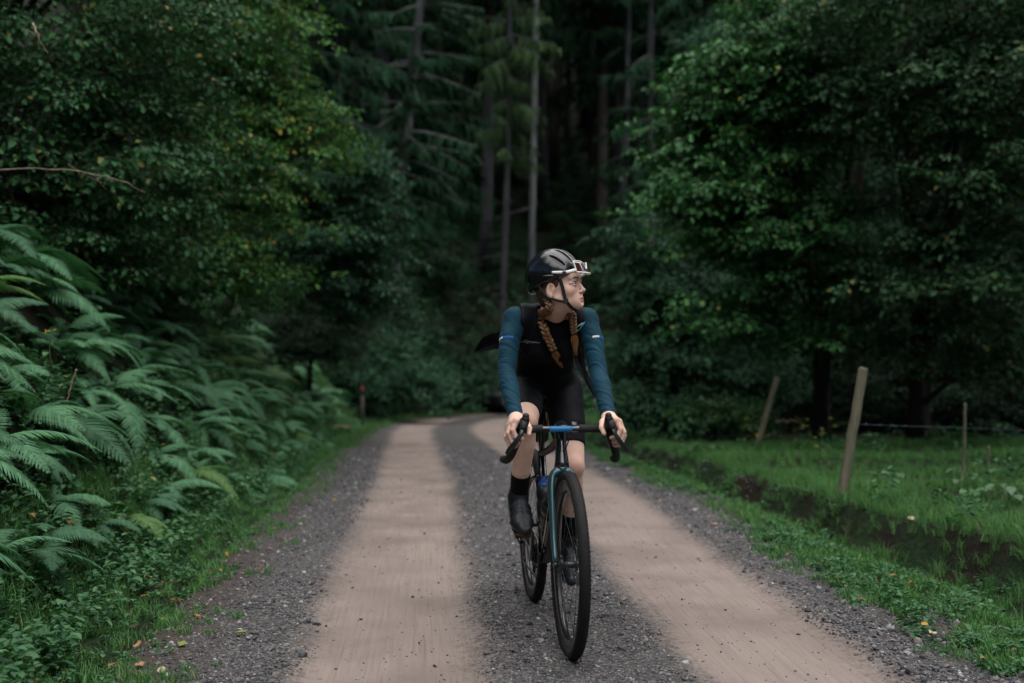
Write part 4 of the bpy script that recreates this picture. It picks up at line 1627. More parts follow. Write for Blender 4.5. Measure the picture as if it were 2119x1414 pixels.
HAND = dict(
    wrist=(.186, .022, .899),
    K=[(.190, .112, .892), (.204, .098, .884), (.211, .080, .872), (.212, .060, .859)],
    P=[(.205, .124, .858), (.221, .108, .846), (.226, .091, .832), (.223, .073, .822)],
    Q=[(.193, .126, .832), (.207, .110, .814), (.213, .095, .800), (.212, .081, .796)],
    T=[(.170, .120, .826), (.181, .105, .809), (.187, .091, .796), (.194, .081, .791)],
    thumb=[(.172, .040, .892), (.146, .066, .882), (.138, .094, .862), (.144, .112, .842)])


def hand_pt(s, p):
    sg = -1 if s == 'R' else 1
    return bp(sg * p[0] - .008, p[1], p[2])


def build_hand(s):
    W = J['wr' + s]
    P = {k: [hand_pt(s, q) for q in HAND[k]] for k in ('K', 'P', 'Q', 'T', 'thumb')}
    allp = np.array(sum(P.values(), []) + [W])
    v = Vol(allp.min(0) - .04, allp.max(0) + .04, .0018)
    W0 = W + (J['el' + s] - W) * .16
    v.cone(W0, W, .0265, .0245, .01)
    for i, K in enumerate(P['K']):
        v.cone(W, K, .0215 - .002 * abs(i - 1.5), .0118, .016)
        v.ell(K, .0118, None, .008)
        r = [.0094, .0098, .0092, .0080][i]
        v.cone(K, P['P'][i], r + .0016, r, .0045)
        v.cone(P['P'][i], P['Q'][i], r, r * .93, .003)
        v.cone(P['Q'][i], P['T'][i], r * .93, r * .80, .003)
    t = P['thumb']
    v.cone(W, t[0], .021, .018, .014)
    v.cone(t[0], t[1], .0175, .0118, .010)
    v.cone(t[1], t[2], .0118, .0102, .004)
    v.cone(t[2], t[3], .0102, .0085, .003)
    return v.surface(1)


def build_head():
    """head and neck with its face, in world space"""
    lo, hi = np.array([-.125, -.135, -.20]), np.array([.125, .15, .165])
    v = Vol(lo, hi, .0019)
    v.ell((0, -.012, .045), (.073, .094, .084), None, 0)
    v.ell((0, .030, -.012), (.0600, .064, .080), None, .03)
    for s in (-1, 1):
        v.cone((s * .050, .006, -.040), (s * .013, .074, -.074), .0180, .0150, .022)
        v.ell((s * .040, .062, -.016), (.022, .022, .022), None, .022)
        v.ell((s * .026, .081, .034), (.025, .014, .0095), None, .014)
    v.ell((0, .048, -.054), (.043, .043, .030), None, .025)
    v.ell((0, .0785, -.0765), (.014, .0145, .0130), None, .014)
    v.ell((0, .0775, -.051), (.034, .0180, .029), None, .018)
    v.ell((0, .080, .055), (.045, .022, .03), None, .03)
    for s in (-1, 1):
        v.ell((s * .0315, .0990, .0155), (.0175, .0135, .0105), None, .010, 'cut')
    v.cone((0, .0895, .024), (0, .1085, -.016), .0082, .0092, .010)
    v.ell((0, .1115, -.0180), (.0088, .0092, .0080), None, .006)
    for s in (-1, 1):
        v.ell((s * .0115, .1005, -.0235), (.0072, .0095, .0065), None, .005)
        v.ell((s * .0062, .1050, -.0295), (.0034, .0042, .0030), None, .003, 'cut')
    v.cone((0, .1000, -.029), (0, .0985, -.044), .0045, .0035, .008)
    # mouth
    for s in (-1, 1):
        v.cone((s * .0265, .0800, -.0514), (s * .008, .0945, -.0492), .0022, .0042, .006)
        v.cone((s * .008, .0945, -.0492), (0, .0955, -.0494), .0042, .0040, .004)
        v.cone((s * .0240, .0800, -.0548), (0, .0935, -.0590), .0030, .0056, .006)
        v.cone((s * .0285, .0810, -.0524), (0, .1040, -.0548), .0010, .0026, .0015, None, 'cut')
    v.ell((0, .1005, -.0695), (.014, .005, .004), None, .008, 'cut')
    # lids round the eyeballs
    for s in (-1, 1):
        c = np.array([s * .0315, .0815, .0155])
        v.ell(c + [0, .0006, .0090], (.0172, .0146, .0078), None, .004)
        v.ell(c + [0, .0, -.0095], (.0150, .0132, .0048), None, .004)
        v.ell(c + [s * .0165, -.005, 0], (.006, .010, .007), None, .005)
        v.ell(c + [-s * .0150, .002, -.001], (.0045, .009, .006), None, .005)
    # ears
    for s in (-1, 1):
        Re = rotz(s * .42) @ rotx(-.20)
        c = np.array([s * .0755, -.010, .002])
        v.ell(c, (.0070, .0185, .0305), Re, .006)
        v.ell(c + Re @ np.array([s * .0088, .0025, .003]), (.0105, .0120, .0215), Re, .002, 'cut')
        v.ell(c + Re @ np.array([s * .002, .010, -.002]), (.005, .0045, .012), Re, .004)
        v.ell(c + Re @ np.array([-s * .001, .004, -.027]), (.0055, .0085, .0085), Re, .005)
    # neck
    nb = (HEAD_R.T @ (J['neck'] - HEAD_O)) / HEAD_S
    nt = np.array([0, -.018, -.050])
    v.cone(nt, nb, .049, .053, .030)
    v.cone((-.052, -.035, -.020), nb + [-.012, .030, 0], .016, .014, .030)
    v.cone((.052, -.035, -.020), nb + [.012, .030, 0], .016, .014, .030)
    V, Q = v.surface(1)
    L = V.copy()
    return (V * HEAD_S) @ HEAD_R.T + HEAD_O, Q, L


SKIN = np.array([0.68, 0.450, 0.350])


def build_person():
    skin, nt, out = new_mat('skin')
    n = N(nt)
    a = n('Attribute', attribute_name='tint')
    tc = n('TexCoord')
    ns = n('TexNoise', {'Vector': tc.outputs['Object'], 'Scale': 45.0, 'Detail': 5.0})
    c = n.mix(1.0, a.outputs['Color'], n.ramp(ns.outputs[0], [(0.3, (0.90, 0.88, 0.88)), (0.7, (1, 1, 1))]), 'MULTIPLY')
    p = n('BsdfPrincipled', {'Base Color': c, 'Roughness': 0.55, 'Specular IOR Level': 0.3, 'Subsurface Weight': 0.15, 'Subsurface Scale': 0.006})
    p.inputs['Subsurface Radius'].default_value = (1, .35, .2)
    nf = n('TexNoise', {'Vector': tc.outputs['Object'], 'Scale': 420.0, 'Detail': 2.0})
    b = n('Bump', {'Height': nf.outputs[0], 'Strength': 0.12, 'Distance': 0.002})
    n.link(b.outputs[0], p.inputs['Normal'])
    n.link(p.outputs[0], out.inputs[0])

    def cloth(name, col, rough=.75, bump=.25, sheen=.15, scale=260.0, extra=None):
        m, nt, out = new_mat(name)
        n = N(nt)
        tc = n('TexCoord')
        wv = n('TexNoise', {'Vector': tc.outputs['Object'], 'Scale': scale, 'Detail': 2.0})
        fo = n('TexNoise', {'Vector': tc.outputs['Object'], 'Scale': 14.0, 'Detail': 4.0})
        c = n.mix(n.ramp(fo.outputs[0], [(.35, (0, 0, 0)), (.7, (1, 1, 1))]), tuple(x * .82 for x in col), tuple(x * 1.12 for x in col))
        if extra:
            c = extra(n, tc, c)
        p = n('BsdfPrincipled', {'Base Color': c, 'Roughness': rough, 'Specular IOR Level': .12, 'Sheen Weight': sheen, 'Sheen Roughness': .4})
        b = n('Bump', {'Height': wv.outputs[0], 'Strength': bump, 'Distance': .0015})
        n.link(b.outputs[0], p.inputs['Normal'])
        n.link(p.outputs[0], out.inputs[0])
        return m

    # ---- body: torso, limbs, head, hands as one surface
    lo = np.array([-.14, 4.50, .22])
    hi = np.array([.48, 5.42, 1.40])
    v = Vol(lo, hi, .004)
    add_torso(v, -.006)
    for s in 'RL':
        add_arm(v, s)
        add_leg(v, s)
    v.cone(J['chest'] + (J['neck'] - J['chest']) * .6, J['neck'], .055, .05, .03)
    bV, bQ = v.surface(1)
    col = [np.tile(SKIN, (len(bV), 1))]
    for s in 'RL':                                     # rosier knees
        d = np.exp(-(((bV - J['knee' + s] - H * .05) ** 2).sum(1)) / .05 ** 2)[:, None]
        col[0] = col[0] * (1 - .55 * d) + .55 * d * np.array([.46, .215, .165])
    parts = [(bV, bQ)]
    hV, hQ, L = build_head()
    hc = np.tile(SKIN, (len(hV), 1))

    def dab(c, r, colr, amt, both=True):
        nonlocal hc
        for s in ((-1, 1) if both else (1,)):
            q = ((L - np.array([c[0] * s, c[1], c[2]])) / np.asarray(r)) ** 2
            w = (amt * np.exp(-q.sum(1)))[:, None]
            hc = hc * (1 - w) + w * np.asarray(colr)
    dab((.042, .075, -.022), (.026, .04, .022), (.50, .235, .185), .55)
    dab((0, .112, -.018), (.012, .014, .012), (.50, .25, .20), .4, False)
    dab((.076, -.010, .004), (.010, .03, .03), (.47, .235, .18), .5)
    lw = np.abs(L[:, 0]) / .0275
    lip = smooth01(1.15, .85, np.abs(L[:, 2] + .0546) / (.0078 * np.sqrt(np.maximum(1 - lw ** 2, .01)) + .0005)) * (lw < 1) * smooth01(.074, .077, L[:, 1])
    hc = hc * (1 - lip[:, None] * .85) + lip[:, None] * .85 * np.array([.40, .150, .130])
    brow = smooth01(.0040, .0018, np.abs(L[:, 2] - .0372 - .10 * (.03 - np.abs(L[:, 0])) * (np.abs(L[:, 0]) > .03) + .004 * (np.abs(L[:, 0]) < .018))) * smooth01(.008, .014, np.abs(L[:, 0])) * smooth01(.052, .044, np.abs(L[:, 0])) * (L[:, 1] > .05)
    hc = hc * (1 - brow[:, None] * .85) + brow[:, None] * .92 * np.array([.045, .024, .015])
    for s in (-1, 1):                                  # lash line
        e = L - np.array([s * .0315, .0815, .0155])
        lash = smooth01(.0016, .0006, np.abs(e[:, 2] - .0052)) * smooth01(.016, .012, np.abs(e[:, 0])) * (e[:, 1] > .002)
        hc = hc * (1 - lash[:, None] * .8) + lash[:, None] * .8 * np.array([.03, .018, .012])
    parts.append((hV, hQ))
    col.append(hc)
    for s in 'RL':
        a, q = build_hand(s)
        parts.append((a, q))
        c = np.tile(SKIN, (len(a), 1))
        for kk in ('K', 'T', 'P'):
            for w_ in HAND[kk]:
                d = np.exp(-(((a - hand_pt(s, w_)) ** 2).sum(1)) / .011 ** 2)[:, None]
                c = c * (1 - .45 * d) + .45 * d * np.array([.50, .235, .175])
        col.append(c)
    foot = np.array([.15, 5.0, 0.0])

    def solid(k):
        me = mesh_np('person', parts[k][0] - foot, parts[k][1], [skin])
        paint(me, 'tint', col[k])
        return me
    person = link('person', solid(0), None, tuple(foot))
    tmp = [link('limb_%d' % k, solid(k), None, tuple(foot)) for k in range(1, len(parts))]
    for t in tmp:
        bm_ = person.modifiers.new('join', 'BOOLEAN')
        bm_.operation, bm_.object, bm_.solver = 'UNION', t, 'EXACT'
    bpy.context.view_layer.update()
    whole = bpy.data.meshes.new_from_object(person.evaluated_get(bpy.context.evaluated_depsgraph_get()))
    if len(whole.vertices) > sum(len(p_[0]) for p_ in parts) * .7:
        person.modifiers.clear()
        person.data = whole
    else:                                              # the solver refused: keep the overlapping surfaces
        off = np.cumsum([0] + [len(p_[0]) for p_ in parts[:-1]])
        me = mesh_np('person', np.concatenate([p_[0] for p_ in parts]) - foot, np.concatenate([p_[1] + o for p_, o in zip(parts, off)]), [skin])
        paint(me, 'tint', np.concatenate(col))
        person.modifiers.clear()
        person.data = me
    # colour again: the union keeps the points where they were
    pv = np.empty(len(person.data.vertices) * 3, np.float32)
    person.data.vertices.foreach_get('co', pv)
    key = lambda P: (np.round(np.asarray(P, np.float64) * 2e4).astype(np.int64) + 40000) @ np.array([1 << 34, 1 << 17, 1])
    kp = key(np.concatenate([p_[0] for p_ in parts]).astype(np.float64) - foot)
    order = np.argsort(kp)
    kn = key(pv.reshape(-1, 3))
    pos = np.clip(np.searchsorted(kp[order], kn), 0, len(kp) - 1)
    same = kp[order][pos] == kn
    tint = np.where(same[:, None], np.concatenate(col)[order[pos]], SKIN[None])
    if 'tint' in person.data.attributes:
        person.data.attributes.remove(person.data.attributes['tint'])
    paint(person.data, 'tint', tint)
    for t in tmp:
        bpy.data.objects.remove(t)
    person.data.name = 'person'
    person.data.polygons.foreach_set('use_smooth', np.ones(len(person.data.polygons), bool))
    tag(person, 'woman with two long braids and teal sleeves riding towards the camera, looking aside', 'person')

    def kid(name, V, Q, m, smooth=True):
        return link(name, mesh_np(name, np.asarray(V) - foot, Q, [m], smooth), person)

    def kidmb(name, mb, m, parent=None, smooth=True):
        V, F = mb.arrays()
        me = mesh_np(name, V - foot, F, [m], smooth)
        return link(name, me, parent or person)

    # ---- eyes
    white = plain('eye_white', (.46, .43, .41), .3)
    iris = plain('eye_iris', (.07, .10, .095), .2)
    pupil = plain('eye_pupil', (.008, .008, .008), .15)
    for s in (-1, 1):
        c = np.array([s * .0315, .0815, .0155])
        ey = kidmb('eye', MB().sphere(hp(*c), .0122, 18, 12), white)
        gaze = unit(HEAD_R @ np.array([.02, 1, .02]))
        a = unit(np.cross(gaze, UP))
        Rg = np.stack([a, np.cross(gaze, a), gaze], 1)
        for nm, m, r0, dz in (('iris', iris, .0064, .0004), ('pupil', pupil, .0030, .0008)):
            mb = MB()
            prof = [(r0 * t, math.sqrt(.0122 ** 2 - (r0 * t) ** 2) + dz) for t in (1, .66, .33, .001)]
            mb.lathe(prof, 16, hp(*c), Rg)
            kidmb(nm, mb, m, ey)

    # ---- jersey and sleeves
    teal = (0.0045, 0.035, 0.056)

    def band(n, tc, c):
        """printed white and blue mark round each upper arm"""
        for s in 'RL':
            axis = unit(J['el' + s] - J['sh' + s])
            side = unit(np.cross(axis, H)) * (1 if s == 'R' else 1)
            p0 = J['sh' + s] + (J['el' + s] - J['sh' + s]) * .40 - foot
            if s == 'R':
                p0 = at(1052, 702, 4.83) - foot
            else:
                p0 = at(1238, 699, 4.85) - foot
            dv = n('VectorMath', {0: tc.outputs['Object'], 1: tuple(p0)}, operation='SUBTRACT')
            z_ = n('VectorMath', {0: dv.outputs[0], 1: tuple(unit(axis + np.array([0.02, 0, 0])))}, operation='DOT_PRODUCT')
            x_ = n('VectorMath', {0: dv.outputs[0], 1: (1, 0, 0)}, operation='DOT_PRODUCT')
            f_ = n('VectorMath', {0: dv.outputs[0], 1: (0, 1, 0)}, operation='DOT_PRODUCT')
            lineh = n.math('LESS_THAN', n.math('ABSOLUTE', z_.outputs['Value']), .0038)
            near = n.math('LESS_THAN', n('VectorMath', {0: dv.outputs[0]}, operation='LENGTH').outputs['Value'], .09)
            line = n.math('MULTIPLY', lineh, near)
            x = x_.outputs['Value']
            if s == 'R':
                w = n.math('LESS_THAN', x, -.0225)
                bl = n.math('MULTIPLY', n.math('GREATER_THAN', x, -.0195), n.math('LESS_THAN', x, .020))
            else:
                w = n.math('MULTIPLY', n.math('GREATER_THAN', x, -.024), n.math('LESS_THAN', x, .004))
                bl = n.math('GREATER_THAN', x, .008)
            c = n.mix(n.math('MULTIPLY', line, w), c, (.62, .62, .60))
            c = n.mix(n.math('MULTIPLY', line, bl), c, (.02, .09, .34))
        return c
    sleeve_m = cloth('sleeve_teal', teal, .72, .25, .03, 300, band)
    jersey_m = cloth('jersey_black', (.0028, .0034, .0052), .85, .2, .02)
    short_m = cloth('lycra_black', (.0032, .0036, .0054), .62, .15, .02)
    vest_m = cloth('vest_black', (.0040, .0048, .0072), .6, .3, .02, 120)
    sock_m = cloth('sock_black', (.0045, .005, .006), .9, .4, .02)
    v = Vol(np.array([-.10, 4.82, .90]), np.array([.44, 5.44, 1.36]), .0035)
    add_torso(v, .007)
    base_torso = v.copy()
    up_ = J['chest'] + (J['neck'] - J['chest']) * .55
    v.cone(up_ + UP * .01, J['neck'] + UP * .05 + H * .012, .068, .0600, .02)
    v.displace(lambda x, y, z: (vnoise(x * 34, y * 34, z * 60, 4) - .5) * .005)
    v.clip(J['neck'] + UP * .022, unit(UP + H * .35))
    v.clip(J['pelvis'] + UP * -.035, -UP)
    V, Q = v.surface(1)
    jersey = kid('jersey', V, Q, jersey_m)
    for s in 'RL':
        sh, el, wr = J['sh' + s], J['el' + s], J['wr' + s]
        pts = np.array([sh, el, wr])
        v = Vol(pts.min(0) - .08, pts.max(0) + .08, .0026)
        add_arm(v, s, .0048)
        sg = -1 if s == 'R' else 1
        v.cone(sh - E * sg * .05 + UP * .002, sh, .0475, .0475, .02)
        ax = unit(wr - sh)
        pb = unit(np.cross(ax, H))
        pc = np.cross(ax, pb)

        def fold(x, y, z, ax=ax, pb=pb, pc=pc, sh=sh, wr=wr):
            t = (x - sh[0]) * ax[0] + (y - sh[1]) * ax[1] + (z - sh[2]) * ax[2]
            b_ = (x - sh[0]) * pb[0] + (y - sh[1]) * pb[1] + (z - sh[2]) * pb[2]
            c_ = (x - sh[0]) * pc[0] + (y - sh[1]) * pc[1] + (z - sh[2]) * pc[2]
            ln = np.linalg.norm(wr - sh)
            amp = .0022 + .0026 * np.exp(-((t - ln * .30) / .08) ** 2) + .0030 * np.exp(-((t - ln * .9) / .07) ** 2) + .0022 * np.exp(-((t - ln * .58) / .06) ** 2)
            w = np.abs(vnoise(t * 62 + b_ * 40 + 5 * vnoise(t * 12, b_ * 14, c_ * 14, 3), b_ * 12, c_ * 12, 7) - .5) * 2
            return (w - .45) * amp * 1.25
        v.displace(fold)
        v.clip(wr + (el - wr) * .02, unit(wr - el))
        v.clip(sh - E * sg * .045, -E * sg)
        V, Q = v.surface(1)
        kid('sleeve', V, Q, sleeve_m)
        cuff = MB()
        a_ = unit(wr - el)
        cuff.tube([wr + (el - wr) * .09, wr + (el - wr) * .015], [.0290, .0272], n=24, caps=False)
        cf = kidmb('cuff', cuff, sleeve_m)

    # ---- bib shorts
    v = Vol(np.array([-.10, 4.74, .62]), np.array([.46, 5.46, 1.12]), .0035)
    v.cone(J['pelvis'], J['pelvis'] + (J['waist'] - J['pelvis']) * .6, .138, .126, .02, (TN, 1.22))
    for s in 'RL':
        hip, kn = J['hip' + s], J['knee' + s]
        v.cone(J['pelvis'] - H * .05, hip - H * .06, .105, .090, .02)
        v.cone(hip, hip + (kn - hip) * .5, .0880, .0750, .02)
        v.cone(hip + (kn - hip) * .5, kn, .0750, .0525, .008)
    v.displace(lambda x, y, z: (vnoise(x * 26, y * 26, z * 40, 9) - .5) * .003)
    sgn = {'R': .78, 'L': .75}
    for s in 'RL':
        hip, kn = J['hip' + s], J['knee' + s]
        # trim each leg at its hem without touching the other
        ax = unit(kn - hip)
        p0 = hip + (kn - hip) * sgn[s]
        X, Y, Z = np.meshgrid(*v.axes(), indexing='ij', sparse=True)
        d = (X - p0[0]) * ax[0] + (Y - p0[1]) * ax[1] + (Z - p0[2]) * ax[2]
        mid = (J['hipR'] + J['hipL']) / 2
        side = ((X - mid[0]) * E[0] + (Y - mid[1]) * E[1]) * (-1 if s == 'R' else 1)
        v.D = np.where(side > -.005, np.maximum(v.D, d.astype(np.float32)), v.D)
    V, Q = v.surface(1)
    shorts = kid('bib_shorts', V, Q, short_m)
    for s in 'RL':
        hip, kn = J['hip' + s], J['knee' + s]
        ax = unit(kn - hip)
        p0 = hip + (kn - hip) * sgn[s]
        r = .0750 + (.0525 - .0750) * (sgn[s] - .5) / .5 - .001
        kidmb('leg_gripper', MB().tube([p0 - ax * .040, p0 - ax * .004], [r + .0062, r + .0018], n=30, caps=False), short_m)

    # ---- socks and shoes
    shoe_m = plain('shoe_black', (.005, .0085, .0115), .5, .35, var=.3, scale=30, bump=.15)
    sole_m = plain('shoe_sole', (.012, .012, .012), .6)
    red_m = plain('sole_bumper', (.20, .030, .012), .6)
    for s in 'RL':
        kn, an = J['knee' + s], J['ank' + s]
        pts = np.array([kn, an, fp(s, 0, .1, -.08), fp(s, 0, -.08, -.08)])
        v = Vol(pts.min(0) - .08, pts.max(0) + .08, .003)
        add_leg(v, s, .0045)
        v.cone(an, fp(s, 0, .02, -.03), .037, .036, .02)
        ax = unit(an - kn)
        ln = np.linalg.norm(an - kn)
        v.clip(kn + ax * ln * {'R': .665, 'L': .60}[s], -ax)
        v.displace(lambda x, y, z: (vnoise(x * 20, y * 20, z * 70, 2) - .5) * .003)
        V, Q = v.surface(1)
        kid('sock', V, Q, sock_m)
        pts = np.array([fp(s, x, y, z) for x in (-.06, .06) for y in (-.09, .21) for z in (-.11, .06)])
        v = Vol(pts.min(0) - .02, pts.max(0) + .02, .0024)
        Rf = foot_frame(s)
        xs = Rf[:, 0]
        v.cone(fp(s, 0, .004, .030), fp(s, 0, -.012, -.035), .0395, .0360, .02)
        v.cone(fp(s, 0, -.034, -.052), fp(s, 0, .05, -.052), .0325, .0350, .02)
        v.cone(fp(s, 0, .0, .0), fp(s, 0, .10, -.048), .036, .033, .03)
        v.cone(fp(s, 0, .05, -.055), fp(s, .002, .115, -.060), .0370, .0440, .02, (Rf[:, 2], 1.25))
        v.cone(fp(s, .002, .115, -.060), fp(s, 0, .168, -.068), .0440, .0300, .02, (Rf[:, 2], 1.35))
        for y0, z0, r0 in ((.052, -.030, .0400), (.092, -.046, .0400)):          # straps
            v.cone(fp(s, -.006, y0, z0), fp(s, .006, y0, z0), r0, r0, .003, (Rf[:, 1], 4.5))
        v.clip(fp(s, 0, 0, -.088), -Rf[:, 2], .006)
        v.displace(lambda x, y, z: (vnoise(x * 60, y * 60, z * 25, 12) - .5) * .003)
        V, Q = v.surface(1)
        shoe = kid('shoe', V, Q, shoe_m)
        sole = MB()
        prof = [(-.030, -.070), (.030, -.070), (.033, .03), (.043, .105), (.038, .150), (.0, .186), (-.038, .150), (-.043, .105), (-.033, .03)]
        top = [fp(s, x * 1.0, y, -.088) for x, y in prof]
        bot = [fp(s, x * .92, y * .97, -.0985) for x, y in prof]
        m = len(prof)
        sole.add(top + bot, [(i, (i + 1) % m, m + (i + 1) % m, m + i) for i in range(m)], [(0, i + 1, i) for i in range(1, m - 1)] + [(m, m + i, m + i + 1) for i in range(1, m - 1)])
        kidmb('sole', sole, sole_m, shoe, False)
        kidmb('toe_bumper', MB().tube([fp(s, -.030, .158, -.090), fp(s, 0, .184, -.088), fp(s, .030, .158, -.090)], .0052, n=6), red_m, shoe)
        kidmb('dial', MB().lathe([(.009, 0), (.009, .005), (.007, .007), (.0005, .007)], 16, fp(s, .024 if s == 'R' else -.024, .085, -.026), Rf @ roty(R(35 if s == 'R' else -35))), plain('dial_grey', (.10, .11, .12), .3, metal=.5), shoe)

    # ---- open vest blowing back
    v = base_torso.copy()
    v.offset(.0055)
    for s in 'RL':
        sg = -1 if s == 'R' else 1
        v.cone(J['neck'] - H * .01 + UP * .018, J['sh' + s] - E * sg * .028 + UP * .006, .042, .0415, .03)
        v.clip(J['sh' + s] - E * sg * .018, E * sg)
    v.displace(lambda x, y, z: (vnoise(x * 22, y * 22, z * 22, 19) - .5) * .012)
    X, Y, Z = np.meshgrid(*v.axes(), indexing='ij', sparse=True)
    c0 = J['chest']
    sp = unit(J['neck'] - J['pelvis'])
    fr = -(TN * np.sign(TN @ H)) * -1
    along = (X - c0[0]) * sp[0] + (Y - c0[1]) * sp[1] + (Z - c0[2]) * sp[2]
    lat = (X - c0[0]) * E[0] + (Y - c0[1]) * E[1] + (Z - c0[2]) * E[2]
    front = (X - c0[0]) * fr[0] + (Y - c0[1]) * fr[1] + (Z - c0[2]) * fr[2]
    half = .062 + .55 * np.maximum(.10 - along, 0)
    opening = np.maximum(np.abs(lat + .004) - half, -front - .02)
    v.D = np.maximum(v.D, -opening.astype(np.float32))
    v.clip(J['waist'] - sp * .02, -sp)
    # neck hole
    v.cone(J['neck'] + (HEAD_O - J['neck']) * -.2, HEAD_O, .062, .062, .01, None, 'cut')
    V, Q = v.surface(1)
    vest = kid('vest', V, Q, vest_m)

    def flap(name, A, B, m=16, k=12, amp=.012, seed=0):
        """cloth between edge A and edge B (both polylines), rippled, with thickness"""
        A, B = spline(A, m), spline(B, m)
        t = np.linspace(0, 1, k)
        G = A[:, None] * (1 - t[None, :, None]) + B[:, None] * t[None, :, None]
        i = np.arange(m)[:, None] / m + 0 * t[None]
        j = t[None] + 0 * i
        G = G + (vnoise(i * 4, j * 3.2, None, seed) - .5)[..., None] * amp * 2 * unit(np.cross(A[-1] - A[0], B[0] - A[0])) + (vnoise(i * 9, j * 8, None, seed + 3) - .5)[..., None] * amp * np.array([0, 1, .4])
        nrm = np.cross(np.gradient(G, axis=0), np.gradient(G, axis=1))
        nrm /= np.linalg.norm(nrm, axis=2)[..., None] + 1e-9
        V = np.concatenate([(G + nrm * .0012).reshape(-1, 3), (G - nrm * .0012).reshape(-1, 3)])
        idx = np.arange(m * k).reshape(m, k)
        q = np.stack([idx[:-1, :-1], idx[:-1, 1:], idx[1:, 1:], idx[1:, :-1]], 2).reshape(-1, 4)
        ring = np.concatenate([idx[0, :], idx[1:, -1], idx[-1, -2::-1], idx[-2:0:-1, 0]])
        r2 = np.roll(ring, -1)
        side = np.stack([ring, ring + m * k, r2 + m * k, r2], 1)
        o = kid(name, V, np.concatenate([q[:, ::-1], q + m * k, side]), vest_m)
        return o
    flap('vest_flap', [at(1066, 682, 5.03), at(1030, 687, 5.17), at(1004, 698, 5.25), at(982, 727, 5.28)], [at(1064, 722, 5.05), at(1032, 721, 5.19), at(1006, 727, 5.26), at(981, 731, 5.28)], seed=8, k=10, amp=.010)
    flap('vest_flap', [at(1204, 690, 4.99), at(1207, 745, 4.98), at(1222, 790, 4.97), at(1231, 826, 4.955)],
         [at(1186, 700, 4.90), at(1188, 748, 4.93), at(1207, 785, 4.95), at(1228, 824, 4.955)], seed=5, amp=.008)
    zip_m = plain('zip_grey', (.07, .075, .08), .5)
    kidmb('zip', MB().tube(spline([at(1186, 700, 4.897), at(1188, 748, 4.926), at(1207, 785, 4.946), at(1229, 825, 4.952)], 24), .0016, n=5), zip_m)
    pull = MB().tube([at(1230, 826, 4.952), at(1226, 838, 4.952), at(1225, 846, 4.952)], .0022, n=5)
    pull.box(at(1225, 848, 4.952), (.006, .004, .012))
    kidmb('zip_pull', pull, zip_m)

    # ---- hair
    hair_m, nt, out = new_mat('hair_brown')
    n = N(nt)
    tc = n('TexCoord')
    g = n('Attribute', attribute_name='shade')
    ns = n('TexNoise', {'Vector': n('Mapping', {'Vector': tc.outputs['Object'], 'Scale': (1, 1, .15)}).outputs[0], 'Scale': 260.0, 'Detail': 3.0})
    c = n.mix(1.0, g.outputs['Color'], n.ramp(ns.outputs[0], [(.3, (.55, .55, .55)), (.7, (1.25, 1.2, 1.15))]), 'MULTIPLY')
    p = n('BsdfPrincipled', {'Base Color': c, 'Roughness': .42, 'Specular IOR Level': .5})
    b = n('Bump', {'Height': ns.outputs[0], 'Strength': .6, 'Distance': .002})
    n.link(b.outputs[0], p.inputs['Normal'])
    n.link(p.outputs[0], out.inputs[0])
    dark_hair, mid_hair, tip_hair = np.array([.050, .025, .012]), np.array([.19, .092, .038]), np.array([.42, .22, .08])

    def braid(name, path, r0, r1, tail, nturn):
        m = 150
        P = spline(path, m)
        T = np.gradient(P, axis=0)
        T /= np.linalg.norm(T, axis=1)[:, None]
        u = unit(E)
        mb = MB()
        cols = []
        t = np.linspace(0, 1, m)
        for k in range(3):
            ph = 2 * math.pi * nturn * t + k * 2 * math.pi / 3
            ra = (r0 + (r1 - r0) * t) * (.55 + .45 * smooth01(.02, .30, t))
            fw = np.cross(T, np.array([1.0, 0, 0]))
            fw /= np.linalg.norm(fw, axis=1)[:, None]
            sd = np.cross(T, fw)
            q = P + sd * (np.cos(ph) * ra * .72)[:, None] + fw * (np.sin(2 * ph) * ra * .34)[:, None]
            n0 = mb.n
            mb.tube(q, np.stack([ra * .44, ra * .60], 1), n=8)
            tt = np.concatenate([np.repeat(t, 8), [0, 1]])
            cols.append(dark_hair + (mid_hair - dark_hair) * smooth01(0, .30, tt)[:, None])
        # the loose tail below the band
        rng = np.random.default_rng(4)
        e = P[-1]
        for k in range(46):
            a, rr = rng.uniform(0, 6.28), math.sqrt(rng.random())
            o0 = np.array([math.cos(a), math.sin(a) * .6, 0]) * r1 * .5 * rr
            o1 = np.array([math.cos(a), math.sin(a) * .6, 0]) * r1 * 1.05 * rr
            ln = rng.uniform(.75, 1.05)
            d = np.asarray(tail) - e
            q = spline([e + o0 * .6, e + d * .35 * ln + o1 * 1.25, e + d * ln + o1 * .35 + rng.normal(0, .002, 3)], 7)
            mb.tube(q, np.linspace(.0027, .0008, 7), n=4)
            tt = np.concatenate([np.repeat(np.linspace(0, 1, 7), 4), [0, 1]])
            cols.append(mid_hair + (tip_hair - mid_hair) * (tt ** .7)[:, None] * rng.uniform(.6, 1))
        V, F = mb.arrays()
        me = mesh_np(name, V - foot, F, [hair_m])
        paint(me, 'shade', np.concatenate(cols))
        o = link(name, me, person)
        kidmb('hair_band', MB().tube([P[-4], e + (np.asarray(tail) - e) * .05], r1 * .72, n=12), plain('hair_tie', (.02, .012, .008), .6), o)
        return o

    def onto(px, py, fallback, lift=.004):
        """the point of the chest seen at a pixel of the photograph, lifted off the cloth"""
        o_ = np.array([0, 0, CAM_H])
        d_ = unit(at(px, py, 5.0) - o_)
        best = None
        for tree in TREES:
            hit = tree.ray_cast(tuple(o_ - foot), tuple(d_))
            if hit[0] is not None and (best is None or hit[3] < best[1]):
                best = (np.array(hit[0]) + foot, hit[3])
        return (best[0] - d_ * lift) if best else fallback
